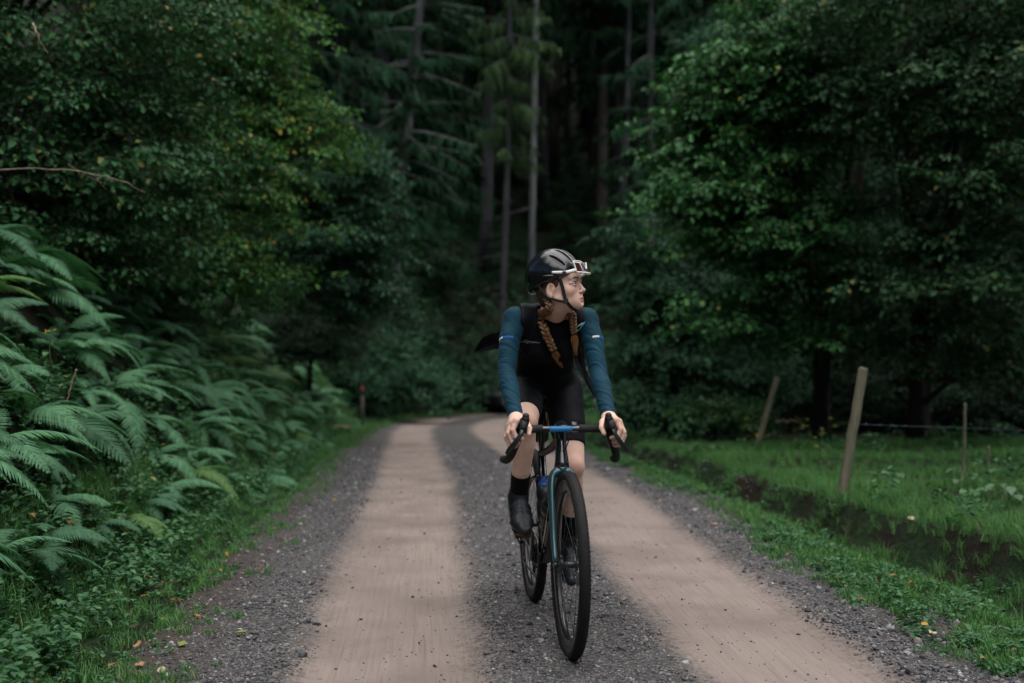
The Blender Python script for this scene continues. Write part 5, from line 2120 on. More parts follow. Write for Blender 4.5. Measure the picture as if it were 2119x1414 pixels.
    from mathutils.bvhtree import BVHTree
    TREES = []
    for o_ in (jersey, vest, shorts):
        me_ = o_.data
        TREES.append(BVHTree.FromPolygons([tuple(q.co) for q in me_.vertices], [tuple(p_.vertices) for p_ in me_.polygons]))
    pth = [hp(.066, -.045, -.030), hp(.070, -.035, -.075)] + [onto(px, py, at(px, py, 4.87), .021) for px, py in ((1119, 655), (1126, 680), (1135, 703), (1146, 725))]
    braid('braid', pth, .0190, .0135, onto(1162, 760, at(1162, 760, 4.9), .060), 4.6)
    pth = [hp(-.064, -.030, -.040), hp(-.066, .0, -.085)] + [onto(px, py, at(px, py, 4.87), .021) for px, py in ((1185, 655), (1186, 672), (1188, 690))]
    braid('braid', pth, .0165, .0120, onto(1192, 735, at(1192, 735, 4.9), .030), 3.8)
    # hair over the skull, down to the nape
    v = Vol((-.11, -.14, -.10), (.11, .11, .15), .0024)
    v.ell((0, -.016, .044), (.0775, .0985, .088), None, 0)
    v.ell((0, -.050, -.020), (.058, .050, .050), None, .03)
    v.ell((.058, -.040, -.022), (.020, .026, .036), None, .02)
    v.ell((-.058, -.040, -.022), (.020, .026, .036), None, .02)
    v.ell((0, .105, .0), (.075, .075, .075), None, .01, 'cut')
    v.ell((.088, .040, -.035), (.030, .045, .050), None, .01, 'cut')
    v.ell((-.088, .040, -.035), (.030, .045, .050), None, .01, 'cut')
    v.ell((.082, -.008, .000), (.014, .021, .032), None, .004, 'cut')
    v.ell((-.082, -.008, .000), (.014, .021, .032), None, .004, 'cut')
    v.displace(lambda x, y, z: (vnoise(x * 160, y * 50, z * 50, 5) - .5) * .005)
    V, Q = v.surface(1)
    me = mesh_np('hair', (V * HEAD_S) @ HEAD_R.T + HEAD_O - foot, Q, [hair_m])
    paint(me, 'shade', np.tile(dark_hair, (len(V), 1)))
    hair = link('hair', me, person)
    rng = np.random.default_rng(31)
    mb = MB()
    for k in range(14):                                  # flyaway hairs
        st = hp(*(np.array([.062, -.055, -.02]) + rng.normal(0, .018, 3)))
        e = st + np.array([rng.normal(-.012, .02), rng.normal(0, .015), rng.normal(-.02, .018)])
        md = (st + e) / 2 + rng.normal(0, .014, 3)
        mb.tube(spline([st, md, e], 8), np.linspace(.0004, .0002, 8), n=3, caps=False)
    V, F = mb.arrays()
    me = mesh_np('loose_hair', V - foot, F, [hair_m])
    paint(me, 'shade', np.tile(mid_hair * .8, (len(V), 1)))
    link('loose_hair', me, hair)

    # ---- small things she wears
    gold = plain('gold', (.55, .42, .20), .25, metal=1.0)
    a = np.linspace(0, 2 * math.pi, 18, endpoint=False)
    kidmb('earring', MB().tube([hp(.0785, -.002 + .005 * math.cos(t), -.031 + .005 * math.sin(t)) for t in a], .0011, n=5, closed=True), gold)
    k1, p1 = hand_pt('R', HAND['K'][2]), hand_pt('R', HAND['P'][2])
    c = k1 + (p1 - k1) * .55
    d = unit(p1 - k1)
    uu = unit(np.cross(d, H))
    ww = np.cross(d, uu)
    kidmb('ring', MB().tube([c + uu * .0108 * math.cos(t) + ww * .0108 * math.sin(t) for t in a], .0011, n=5, closed=True), plain('silver', (.6, .6, .6), .2, metal=1.0))
    # printed script on her right chest, bright sprig print on her left
    ink = plain('print_grey', (.24, .25, .26), .6)
    mb = MB()
    rng = np.random.default_rng(2)
    zig = [(1076 + 3.2 * i, 707 + (2.6 if i % 2 else -1.2) + rng.normal(0, .7) + .14 * i) for i in range(12)]
    mb.tube([onto(px, py, at(px, py, 4.9), .0022) for px, py in zig], .0011, n=4)
    mb.tube([onto(px, py, at(px, py, 4.9), .0022) for px, py in [(1084, 703), (1092, 706), (1103, 708), (1117, 710)]], .0010, n=4)
    kidmb('chest_print', mb, ink, jersey)
    for (px, py, ex, ey, colr) in [(1188, 682, 1200, 672, (.10, .42, .60)), (1193, 678, 1206, 668, (.55, .62, .60)), (1196, 686, 1204, 676, (.10, .30, .52)),
                                   (1190, 688, 1197, 683, (.52, .46, .16)), (1200, 680, 1210, 667, (.12, .40, .55))]:
        q = [onto(px + (ex - px) * t, py + (ey - py) * t, at(px, py, 4.88), .003) for t in (0, .33, .66, 1)]
        kidmb('sprig_print', MB().tube(q, [.0012, .0028, .0026, .0008], n=5), plain('sprig_%d' % int(colr[0] * 100 + px), colr, .6), jersey)
    return person


# ================================================================ helmet and glasses
def build_helmet():
    shell_m, nt, out = new_mat('helmet_black_gloss')
    n = N(nt)
    p = n('BsdfPrincipled', {'Base Color': (.004, .005, .006, 1), 'Roughness': .2, 'Specular IOR Level': .45, 'Coat Weight': .35, 'Coat Roughness': .06})
    n.link(p.outputs[0], out.inputs[0])
    inner_m = plain('helmet_foam', (.006, .006, .007), .9)
    strap_m = plain('strap_black', (.010, .010, .012), .8, bump=.3, bscale=300)
    root = tuple(HEAD_O)
    v = Vol((-.125, -.17, -.06), (.125, .135, .20), .0016)
    v.ell((0, -.015, .062), (.0920, .1140, .1180), None, 0)
    v.ell((0, -.062, .050), (.076, .068, .085), None, .03)
    # brim: lower edge falling to the back
    nb = unit(np.array([0, .20, -1.0]))
    v.clip((0, .100, .056), nb, .012)
    v.ell((0, .112, .030), (.085, .03, .022), None, .012, 'cut')
    foam = v.copy()
    foam.offset(-.011)

    def slot(x0, y0, z0, x1, y1, z1, r, ry=1.0):
        """a vent cut along the shell between two directions seen from the helmet's middle"""
        c = np.array([0, -.015, .055])
        a, b = unit(np.array([x0, y0, z0])), unit(np.array([x1, y1, z1]))
        pts = []
        for t in np.linspace(0, 1, 9):
            d = unit(a * (1 - t) + b * t)
            q = 1 / math.sqrt((d[0] / .0920) ** 2 + (d[1] / .115) ** 2 + (d[2] / .126) ** 2)
            pts.append(c + d * (q + .001))
        rr = [r * (.45 + .55 * math.sin(math.pi * min(1, .12 + t * .9)) ** .5) for t in np.linspace(0, 1, 9)]
        for i in range(8):
            v.cone(pts[i], pts[i + 1], rr[i], rr[i + 1], .0025, None, 'cut')
    slot(0, .95, .55, 0, .28, .97, .0085)
    for s in (-1, 1):
        slot(s * .34, .92, .45, s * .30, .30, .95, .0090)
        slot(s * .36, .15, .95, s * .34, -.85, .62, .0042)
        slot(s * .66, .74, .36, s * .66, .22, .80, .0085)
        slot(s * .93, .45, .02, s * .97, -.10, .10, .0030)
        slot(s * .40, -.92, .40, s * .32, -.98, .05, .0080)
        slot(s * .75, -.74, .18, s * .68, -.80, -.12, .0075)
    V, Q = v.surface(1)
    me = mesh_np('helmet', V @ HEAD_R.T, Q, [shell_m])
    o = link('helmet', me, None, root)
    tag(o, 'glossy black cycling helmet with vents worn by the rider', 'helmet')
    V, Q = foam.surface(1)
    link('foam_liner', mesh_np('foam_liner', V @ HEAD_R.T, Q, [inner_m]), o)

    def ribbon(pts, w=.0075, th=.0016):
        """flat webbing strap through head points"""
        P = spline(np.asarray(pts) * HEAD_S, 26)
        mb = MB()
        mb.tube(P @ HEAD_R.T, np.tile([[w, th]], (26, 1)), n=8, up=tuple(HEAD_R @ np.array([0, 1.0, .1])))
        return mb
    for s in (-1, 1):
        a = link('chin_strap', ribbon([(s * .080, .042, .046), (s * .0745, .047, .0), (s * .0655, .046, -.042), (s * .058, .050, -.062), (s * .036, .060, -.088), (0, .066, -.0965)]).mesh('chin_strap', strap_m), o)
        link('rear_strap', ribbon([(s * .080, -.062, .030), (s * .082, -.030, -.022), (s * .074, .010, -.046), (s * .061, .046, -.060)], .0055).mesh('rear_strap', strap_m), o)
        mb = MB()
        mb.box((0, 0, 0), (.006, .020, .022), HEAD_R @ rotx(-.3), .002)
        q = mb.v[0] + HEAD_R @ (HEAD_S * np.array([s * .0625, .046, -.056]))
        mb.v[0] = q
        link('strap_slider', mb.mesh('strap_slider', strap_m), a)
    # white trim on the side with a dark badge
    return o


def build_glasses():
    white = plain('frame_white', (.74, .72, .69), .35)
    blue = plain('temple_badge', (.015, .025, .075), .4)
    lens, nt, out = new_mat('lens_brown')
    n = N(nt)
    p = n('BsdfPrincipled', {'Base Color': (.07, .022, .012, 1), 'Roughness': .08, 'Specular IOR Level': .7, 'Transmission Weight': .35})
    n.link(p.outputs[0], out.inputs[0])
    c0 = np.array([0, .047, .046])
    # pushed upside down into the front vents: the brow bar is the lower edge, the nose notch points up
    def lp(phi, t):
        """lens point: phi round the face, t 0 at the brow bar, 1 at the notched edge"""
        hgt = .046 - .026 * math.exp(-(phi / .20) ** 2) - .012 * max(0, abs(phi) - .75)
        z = .008 * abs(phi) ** 2 + t * hgt
        r = .084 - .010 * t
        return c0 + np.array([math.sin(phi) * .078, math.cos(phi) * r + .006, z])
    phis = np.linspace(-.86, .86, 33)
    ts = np.linspace(0, 1, 7)
    G = np.array([[lp(a, t) for t in ts] for a in phis])
    m, k = len(phis), len(ts)
    nrm = np.cross(np.gradient(G, axis=0), np.gradient(G, axis=1))
    nrm /= np.linalg.norm(nrm, axis=2)[..., None]
    V = np.concatenate([(G + nrm * .0007).reshape(-1, 3), (G - nrm * .0007).reshape(-1, 3)])
    idx = np.arange(m * k).reshape(m, k)
    q = np.stack([idx[:-1, :-1], idx[:-1, 1:], idx[1:, 1:], idx[1:, :-1]], 2).reshape(-1, 4)
    ring = np.concatenate([idx[0, :], idx[1:, -1], idx[-1, -2::-1], idx[-2:0:-1, 0]])
    r2 = np.roll(ring, -1)
    side = np.stack([ring, ring + m * k, r2 + m * k, r2], 1)
    o = empty('sunglasses', tuple(HEAD_O), 'white framed brown lens sunglasses pushed into the front of the helmet', 'sunglasses')
    link('lens', mesh_np('lens', V @ HEAD_R.T, np.concatenate([q, q[:, ::-1] + m * k, side]), [lens]), o)
    fr = MB()
    fr.tube(np.array([lp(a, -.02) for a in phis]) @ HEAD_R.T, .0030, n=8)
    fr.tube(np.array([lp(a, 1.02) for a in phis]) @ HEAD_R.T, .0024, n=8)
    for s in (-1, 1):
        fr.tube(np.array([lp(s * .86, t) for t in ts]) @ HEAD_R.T, .0028, n=8)
    fr.build('frame', white, o)
    for s in (-1, 1):
        e = lp(s * .86, .2)
        P = spline([e, [s * .0815, .078, .056], [s * .0910, .048, .060], [s * .0955, .018, .066]], 14)
        t = link('temple', MB().tube(P @ HEAD_R.T, np.stack([np.linspace(.0066, .0050, 14), np.full(14, .0022)], 1), n=8, up=tuple(HEAD_R @ np.array([0, 0, 1.0]))).mesh('temple', white), o)
        Pb = P[5:8] + np.array([s * .0008, 0, 0])
        link('badge', MB().tube(Pb @ HEAD_R.T, np.tile([[.0052, .0028]], (3, 1)), n=8, up=tuple(HEAD_R @ np.array([0, 0, 1.0]))).mesh('badge', blue), t)
    return o

# ================================================================ the bicycle
def build_bicycle():
    gloss = plain('frame_black_gloss', (.008, .010, .012), .16, .6, coat=.5)
    teal = plain('fork_teal', (.018, .064, .080), .25, .5, metal=.15, coat=.5)
    alloy = plain('dark_alloy', (.05, .055, .06), .35, .5, metal=.7)
    steel = plain('steel', (.30, .30, .30), .3, metal=1.0)
    rubber = plain('tyre_rubber', (.0075, .0075, .008), .75, .25, var=.35, scale=60, bump=.3, bscale=240)
    wall = plain('tyre_sidewall', (.020, .016, .013), .7, .3)
    carbon = plain('rim_carbon', (.010, .010, .011), .25, .5)
    tape = plain('bar_tape', (.012, .012, .013), .72, .35, bump=.35, bscale=500)
    hoodm = plain('hood_rubber', (.010, .010, .011), .55, .4, bump=.15, bscale=400)
    lever_m = plain('lever_gloss', (.016, .020, .022), .22, .6, metal=.3)
    blue = plain('blue_strip', (.020, .165, .36), .5, .3)
    grey = plain('mount_grey', (.14, .15, .16), .5)
    dirt = plain('dusty_black', (.028, .022, .018), .6, .3, var=.5, scale=35)
    base = (FRONT + REAR) / 2
    o = empty('bicycle', tuple(base), 'black drop bar bicycle with teal fork and blue handlebar strip', 'bicycle')

    def part(name, mb, m, parent=None, smooth=True):
        V, F = mb.arrays()
        return link(name, mesh_np(name, V - base, F, [m], smooth), parent or o)

    B = bp
    AX_F, AX_R = B(0, .1245, .351), B(0, -.8795, .351)
    BBp = B(0, -.4595, .272)
    clus = B(0, -.590, .713)
    headT, headB = B(0, -.085, .838), B(0, -.042, .698)
    # ---- frame
    hd = unit(headB - headT)
    f = MB()
    f.tube([headT + hd * t for t in (0, .012, .06, .13, .148)], [.0215, .0235, .0205, .0280, .0290], n=20)
    frame = part('frame', f, gloss)
    part('top_tube', MB().tube(spline([headT + hd * .028, B(0, -.33, .748), clus - UP * .012], 10), np.stack([np.linspace(.019, .0135, 10), np.linspace(.0185, .0150, 10)], 1), n=14), dirt, frame)
    part('down_tube', MB().tube(spline([headT + hd * .115, B(0, -.25, .50), BBp + H * .015], 10), np.stack([np.linspace(.024, .026, 10), np.linspace(.025, .028, 10)], 1), n=16), gloss, frame)
    part('seat_tube', MB().tube([BBp, clus], np.array([[.020, .017], [.017, .0135]]), n=14), gloss, frame)
    for s in (-1, 1):
        part('chainstay', MB().tube(spline([BBp + E * s * .022 - H * .01, B(s * .045, -.62, .30), AX_R + E * s * .064], 8), np.linspace(.014, .009, 8), n=10), gloss, frame)
        part('seatstay', MB().tube(spline([clus - UP * .11 + H * .018 + E * s * .012, B(s * .042, -.66, .57), AX_R + E * s * .064], 8), np.linspace(.0095, .008, 8), n=10), gloss, frame)
    part('bottom_bracket', MB().lathe([(.001, -.046), (.022, -.046), (.022, .046), (.001, .046)], 20, BBp, np.stack([H, -UP, E], 1)), alloy, frame)
    # ---- fork: crown arching over the tyre, two bladed legs
    fork = MB()
    for s in (-1, 1):
        P = spline([headB + hd * .012, headB + hd * .020 + E * s * .026, headB + hd * .050 + E * s * .0445 + H * .003, B(s * .050, .025, .54), B(s * .0515, .070, .44), AX_F + E * s * .053 + UP * .01], 22)
        fork.tube(P, np.stack([np.interp(np.linspace(0, 1, 22), [0, .15, .4, 1], [.022, .020, .0135, .0085]), np.interp(np.linspace(0, 1, 22), [0, .15, .4, 1], [.024, .024, .021, .0105])], 1), n=14, up=tuple(E))
    fork.lathe([(.001, -.014), (.026, -.014), (.0285, .006), (.0285, .016), (.001, .018)], 20, headB + hd * .006, np.stack([H, np.cross(-hd, H), -hd], 1))
    fork = part('fork', fork, teal)
    for s in (-1, 1):
        part('dropout', MB().lathe([(.001, -.006), (.0125, -.006), (.0125, .006), (.001, .006)], 14, AX_F + E * s * .054, np.stack([H, -UP, E], 1)), alloy, fork)
    # ---- wheels
    WR = np.stack([H, -UP, E], 1)
    tread = []
    Rc, rc = .3305, .0205
    for i in range(29):                                  # tyre section with fine circumferential grooves on the crown
        a = -2.25 + 4.5 * i / 28
        g = .0009 if (abs(a) < 1.05 and i % 2) else 0
        tread.append((Rc + (rc - g) * math.cos(a), (rc - g) * math.sin(a)))
    tyre_me = MB()
    tyre_me.lathe(tread, 120, (0, 0, 0), WR)
    prof = [(.3180, -.0155), (.3130, -.0125), (.3080, -.0135), (.2850, -.0130), (.2745, -.0080), (.2720, 0), (.2745, .0080), (.2850, .0130), (.3080, .0135), (.3130, .0125), (.3180, .0155)]
    rim_me = MB().lathe(prof, 96, (0, 0, 0), WR)
    hub_prof = [(.001, -.052), (.008, -.052), (.009, -.040), (.024, -.033), (.026, -.029), (.013, -.024), (.012, .024), (.026, .029), (.024, .033), (.009, .040), (.008, .052), (.001, .052)]
    rng = np.random.default_rng(3)
    knobs = MB()
    nk = 130
    for i in range(nk):                                  # shoulder lugs
        for s in (-1, 1):
            a = 2 * math.pi * (i + .5 * (s > 0)) / nk
            t = 1.12 * s
            c = WR @ np.array([math.cos(a) * (Rc + (rc + .0004) * math.cos(t)), math.sin(a) * (Rc + (rc + .0004) * math.cos(t)), (rc + .0004) * math.sin(t)])
            rad = WR @ np.array([math.cos(a), math.sin(a), 0])
            tn = WR @ np.array([-math.sin(a), math.cos(a), 0])
            nr = unit(rad * math.cos(t) + E * math.sin(t))
            knobs.box(c, (.0028, .0052, .0095), np.stack([nr, np.cross(nr, tn) * 1, tn], 1))
    tm = tyre_me.mesh('tyre', rubber)
    rm = rim_me.mesh('rim', carbon)
    hm = MB().lathe(hub_prof, 20, (0, 0, 0), WR).mesh('hub', alloy)
    km = knobs.mesh('tread_lugs', rubber, False)
    dm = MB()
    dm.lathe([(.080, .0285), (.080, .0300), (.062, .0300), (.062, .0285)], 48, (0, 0, 0), WR, closed=True)
    for k in range(6):
        a = k * math.pi / 3
        p0 = WR @ np.array([math.cos(a) * .02, math.sin(a) * .02, .0292])
        p1 = WR @ np.array([math.cos(a + .5) * .064, math.sin(a + .5) * .064, .0292])
        dm.tube([p0, p1], .0024, n=5)
    dm = dm.mesh('brake_disc', steel)
    sp = []
    for k in range(24):
        s = 1 if k % 2 else -1
        a = 2 * math.pi * k / 24
        a2 = a + (.55 if (k // 2) % 2 else -.55)
        p0 = WR @ np.array([math.cos(a2) * .024, math.sin(a2) * .024, s * .030])
        p1 = WR @ np.array([math.cos(a) * .276, math.sin(a) * .276, s * .003])
        sp.append(MB().tube([p0, p1], .0012, n=5).mesh('spoke', alloy))
    for c in (AX_F, AX_R):
        w = empty('wheel', tuple(c - base))
        w.name = 'wheel'
        w.parent = o
        ty = link('tyre', tm, w)
        link('tread_lugs', km, w)
        link('rim', rm, w)
        link('hub', hm, w)
        link('brake_disc', dm, w)
        for m in sp:
            link('spoke', m, w)
    for a, lat in ((AX_F, .040), (AX_R, .040)):
        c = a + E * lat + UP * .062 - H * .045
        part('brake_caliper', MB().box(c, (.022, .030, .050), np.stack([E, H, UP], 1) @ rotx(.5), .006), alloy)
    # ---- cockpit
    part('stem', MB().tube(spline([B(0, -.085, .862), B(0, -.06, .858), B(0, -.02, .853), B(0, .002, .853)], 8), np.array([[.021, .021], [.022, .024], [.021, .027], [.018, .031], [.0165, .033], [.0155, .033], [.0145, .032], [.0135, .030]]), n=16, up=tuple(UP)), gloss)
    part('spacer', MB().tube([headT - hd * .001, B(0, -.089, .866)], [.0245, .0215], n=18), gloss)
    bar = part('handlebar', MB().tube([B(t, 0, .853) for t in (-.165, -.08, 0, .08, .165)], np.array([[.0115, .0115], [.0125, .0135], [.0125, .0145], [.0125, .0135], [.0115, .0115]]), n=16, up=tuple(UP)), gloss)
    strip = MB()
    a = np.linspace(-1.0, .95, 9)
    v = []
    for t in np.linspace(-.058, .032, 10):
        for q in a:
            for rr in (.0135, .0147):
                v.append(B(t, rr * math.cos(q) * 1.08, .853 + rr * math.sin(q) * .92))
    idx = np.arange(10 * 9 * 2).reshape(10, 9, 2)
    qd = []
    for k in (0, 1):
        g = idx[:, :, k]
        qq = np.stack([g[:-1, :-1], g[1:, :-1], g[1:, 1:], g[:-1, 1:]], 2).reshape(-1, 4)
        qd.append(qq if k else qq[:, ::-1])
    for g0, g1 in ((idx[0, :, 0], idx[0, :, 1]), (idx[-1, :, 1], idx[-1, :, 0]), (idx[:, -1, 0], idx[:, -1, 1]), (idx[:, 0, 1], idx[:, 0, 0])):
        qd.append(np.stack([g0[:-1], g0[1:], g1[1:], g1[:-1]], 1))
    strip.add(np.array(v), np.concatenate(qd))
    part('blue_strip', strip, blue, bar, True)
    part('computer_mount', MB().box(B(.040, .002, .872), (.020, .014, .016), np.stack([E, H, UP], 1), .003), grey, bar)

    def wrap(P, r, n=110, pitch=.0135):
        """bar tape wound round a path"""
        P = spline(P, n)
        L = np.concatenate([[0], np.cumsum(np.linalg.norm(np.diff(P, axis=0), axis=1))])
        return MB().tube(P, r + .0013 * ((L / pitch) % 1.0), n=14)
    Bs = lambda l, f_, z: B(l - .008, f_, z)
    for s, t0 in ((-1, .083), (1, .058)):
        P = [B(s * t0, 0, .853), B(s * .12, 0, .853), Bs(s * .150, .002, .853), Bs(s * .166, .020, .853), Bs(s * .168, .045, .852)]
        part('bar_tape', wrap(P, .0150), tape, bar)
        P = [Bs(s * .168, .045, .852), Bs(s * .175, .066, .836), Bs(s * .190, .068, .795), Bs(s * .204, .045, .756), Bs(s * .213, -.005, .736), Bs(s * .218, -.066, .731)]
        part('bar_tape', wrap(P, .0148, 130), tape, bar)
        part('bar_plug', MB().sphere(Bs(s * .2183, -.068, .731), .0155, 12, 8), hoodm, bar)
        # hood and lever, splayed outwards
        P = spline([Bs(s * .167, .030, .862), Bs(s * .164, .070, .870), Bs(s * .162, .100, .876), Bs(s * .159, .124, .892), Bs(s * .157, .132, .911)], 18)
        rr = np.stack([np.interp(np.linspace(0, 1, 18), [0, .3, .6, .85, 1], [.017, .0195, .0185, .0165, .0125]), np.interp(np.linspace(0, 1, 18), [0, .3, .6, .85, 1], [.015, .0160, .0165, .0160, .0125])], 1)
        hood = MB().tube(P, rr, n=18)
        hood.sphere(P[-1], .0128, 14, 8)
        hood.tube(spline([Bs(s * .162, .118, .895), Bs(s * .165, .134, .880), Bs(s * .170, .140, .862)], 8), np.linspace(.0165, .0125, 8), n=14)
        part('brake_hood', hood, hoodm, bar)
        P = spline([Bs(s * .168, .138, .872), Bs(s * .180, .149, .842), Bs(s * .200, .147, .812), Bs(s * .222, .134, .782), Bs(s * .231, .124, .772)], 20)
        lw = np.interp(np.linspace(0, 1, 20), [0, .25, .7, 1], [.0095, .0085, .0105, .0050])
        part('brake_lever', MB().tube(P, np.stack([np.full(20, .0040), lw], 1), n=12, up=tuple(unit(H + E * s * .25))), lever_m, bar)
        part('brake_hose', MB().tube(spline([B(s * .03, -.012, .842), B(s * .018, .018, .815), B(s * .010, -.02, .775), B(0.004 * s, -.06, .755)], 14), .0024, n=6), rubber, bar)
    # ---- drive train
    pR, pL = fp('R', 0, .112, -.110), fp('L', 0, .112, -.110)
    WRl = np.stack([H, -UP, E], 1)
    cr = empty('crankset', tuple(BBp - base))
    cr.parent = o

    def crank_part(name, mb, m, smooth=True):
        V, F = mb.arrays()
        return link(name, mesh_np(name, V - BBp, F, [m], smooth), cr)
    ring = MB()
    nt = 40
    outer = []
    for i in range(nt * 4):
        a = 2 * math.pi * i / (nt * 4)
        outer.append((.0835 if i % 4 in (1, 2) else .0795, a))
    V = []
    for z in (-.0015, .0015):
        for r, a in outer:
            V.append((r * math.cos(a), r * math.sin(a), z))
        for r, a in outer:
            V.append((.068 * math.cos(a), .068 * math.sin(a), z))
    m = len(outer)
    q = []
    for i in range(m):
        j = (i + 1) % m
        q += [(i, j, m + j, m + i), (2 * m + j, 2 * m + i, 3 * m + i, 3 * m + j), (j, i, 2 * m + i, 2 * m + j), (m + i, m + j, 3 * m + j, 3 * m + i)]
    ring.add(np.array(V) @ WRl.T + BBp - E * .046, q)
    for k in range(4):
        a = k * math.pi / 2 + .4
        ring.tube([BBp - E * .050 + WRl @ np.array([math.cos(a) * .016, math.sin(a) * .016, 0]), BBp - E * .047 + WRl @ np.array([math.cos(a) * .070, math.sin(a) * .070, 0])], [.011, .006], n=8)
    crank_part('chainring', ring, alloy)
    for nm, pp, sg in (('R', pR, -1), ('L', pL, 1)):
        d = pp - BBp
        d = d - E * (d @ E)
        a0 = BBp + E * sg * .062
        a1 = BBp + d + E * sg * .078
        crank_part('crank_arm', MB().tube([BBp + E * sg * .045, a0, a0 + (a1 - a0) * .5, a1, a1 + unit(a1 - a0) * .010], np.array([[.014, .014], [.0155, .0135], [.0135, .0095], [.0125, .0085], [.006, .006]]), n=12, up=tuple(np.cross(unit(a1 - a0), E))), gloss)
        ped = MB()
        Rf = foot_frame(nm)
        ped.tube([a1, pp + E * sg * .030], .0065, n=10)
        for yy in (-.022, .022):
            ped.box(pp + Rf @ np.array([0, yy, 0]), (.062, .012, .016), Rf, .003)
        for xx in (-.028, .028):
            ped.box(pp + Rf @ np.array([xx, 0, 0]), (.010, .050, .013), Rf, .003)
        ped.box(pp, (.030, .034, .018), Rf, .004)
        crank_part('pedal', ped, alloy, False)
    cass = MB()
    for k in range(9):
        r = .022 + .0055 * k
        cass.lathe([(r - .010, -.001), (r, -.001), (r, .001), (r - .010, .001)], 40, AX_R - E * (.044 - .0038 * (k - 3)), WRl, closed=True)
    part('cassette', cass, steel)
    # chain
    rr = .040
    c1, c2 = BBp - E * .046, AX_R - E * .044
    jock = B(-.046, -.845, .205)
    P = [c1 + UP * .081]
    for a in np.linspace(90, -90, 13):
        P.append(c1 + H * .081 * math.cos(R(a)) + UP * .081 * math.sin(R(a)))
    P += [c1 - UP * .081 + (jock - c1 + UP * .06) * .5, jock - UP * .018 + H * .02, jock - UP * .022 - H * .004, jock - H * .018, jock + UP * .05 - H * .012]
    for a in np.linspace(-60, -270, 13):
        P.append(c2 + H * rr * math.cos(R(a)) + UP * rr * math.sin(R(a)))
    part('chain', MB().tube(np.array(P), np.array([[.0034, .0045]] * len(P)), n=6, closed=True, up=tuple(E)), alloy)
    der = MB()
    der.box(jock + UP * .03, (.010, .018, .085), np.stack([E, H, UP], 1) @ rotx(.12), .004)
    for z in (-.018, .058):
        der.lathe([(.002, -.003), (.019, -.003), (.019, .003), (.002, .003)], 18, jock + UP * (z + .01), WRl)
    der.tube(spline([AX_R - E * .058 - UP * .02, AX_R - E * .066 - UP * .06, jock + UP * .07 - E * .012], 6), .011, n=10)
    part('derailleur', der, gloss)
    # ---- saddle
    sp_ = unit(np.array(clus - BBp))
    top = clus + sp_ * .212
    part('seatpost', MB().tube([clus - sp_ * .02, top], [.0138, .0132], n=16), gloss)
    v = Vol(B(0, -.66, .955) - .20, B(0, -.66, .955) + .20, .004)
    v.cone(B(0, -.80, .962), B(0, -.70, .960), .050, .046, .02, (UP, 2.6))
    for s in (-1, 1):
        v.cone(B(s * .045, -.80, .962), B(s * .02, -.68, .958), .026, .020, .03, (UP, 1.9))
    v.cone(B(0, -.70, .958), B(0, -.545, .952), .032, .018, .03, (UP, 1.4))
    V, Q = v.surface(1)
    sad = link('saddle', mesh_np('saddle', V - base, Q, [plain('saddle_black', (.010, .010, .011), .5, .4)]), o)
    for s in (-1, 1):
        part('saddle_rail', MB().tube(spline([B(s * .012, -.57, .938), B(s * .020, -.62, .920), B(s * .022, -.70, .918), B(s * .030, -.78, .942)], 12), .0036, n=7), steel, sad)
    # ---- what it carries
    bag = Vol(B(.012, -.70, .82) - .14, B(.012, -.70, .82) + .14, .0035)
    bag.cone(B(.010, -.675, .880), B(.012, -.70, .775), .026, .033, .02, (E, 1.15))
    bag.cone(B(.012, -.70, .775), B(.012, -.745, .860), .033, .026, .02)
    bag.displace(lambda x, y, z: (vnoise(x * 40, y * 40, z * 40, 3) - .5) * .006)
    V, Q = bag.surface(1)
    c = B(.012, -.70, .76)
    bg_ = link('saddle_bag', mesh_np('saddle_bag', V - c, Q, [plain('bag_black', (.014, .014, .016), .7, .3, bump=.3, bscale=200)]), None, tuple(c))
    tag(bg_, 'small black bag strapped under the bicycle saddle', 'saddle bag')
    st = MB().tube([B(.036, -.655, .885), B(.040, -.68, .84), B(.042, -.69, .80)], np.array([[.0035, .0012]] * 3), n=6, up=tuple(E))
    V, F = st.arrays()
    link('orange_tab', mesh_np('orange_tab', V - c, F, [plain('orange_tab', (.55, .07, .015), .6)]), bg_)

    def bottle(p0, d, label, colr, cap):
        d = unit(d)
        x = unit(np.cross(d, E))
        Rm = np.stack([x, np.cross(d, x), d], 1)
        b = MB().lathe([(.001, 0), (.030, 0), (.0355, .006), (.0365, .03), (.0365, .075), (.034, .082), (.034, .095), (.0365, .102), (.0365, .128), (.031, .142), (.026, .148)], 28, (0, 0, 0), Rm)
        ob = link('water_bottle', b.mesh('water_bottle', plain('bottle_%s' % cap[0], colr, .35, .5)), None, tuple(p0))
        tag(ob, label, 'bottle')
        c_ = MB().lathe([(.0285, .143), (.0290, .156), (.022, .166), (.012, .170), (.012, .184), (.010, .189), (.001, .189)], 24, (0, 0, 0), Rm)
        link('cap', c_.mesh('cap', plain('cap_%s' % cap[0], cap[1], .4)), ob)
    dd = unit(headT + hd * .115 - BBp)
    bottle(BBp + dd * .13 + np.cross(dd, E) * np.sign(np.cross(dd, E) @ UP) * .066, dd, 'smoky grey water bottle held on the down tube of the bicycle', (.035, .033, .030), ('black', (.012, .012, .012)))
    bottle(BBp + sp_ * .15 + H * .058 + UP * .016 - E * .004, sp_, 'dark water bottle with a blue cap held on the seat tube of the bicycle', (.015, .016, .018), ('blue', (.012, .075, .34)))
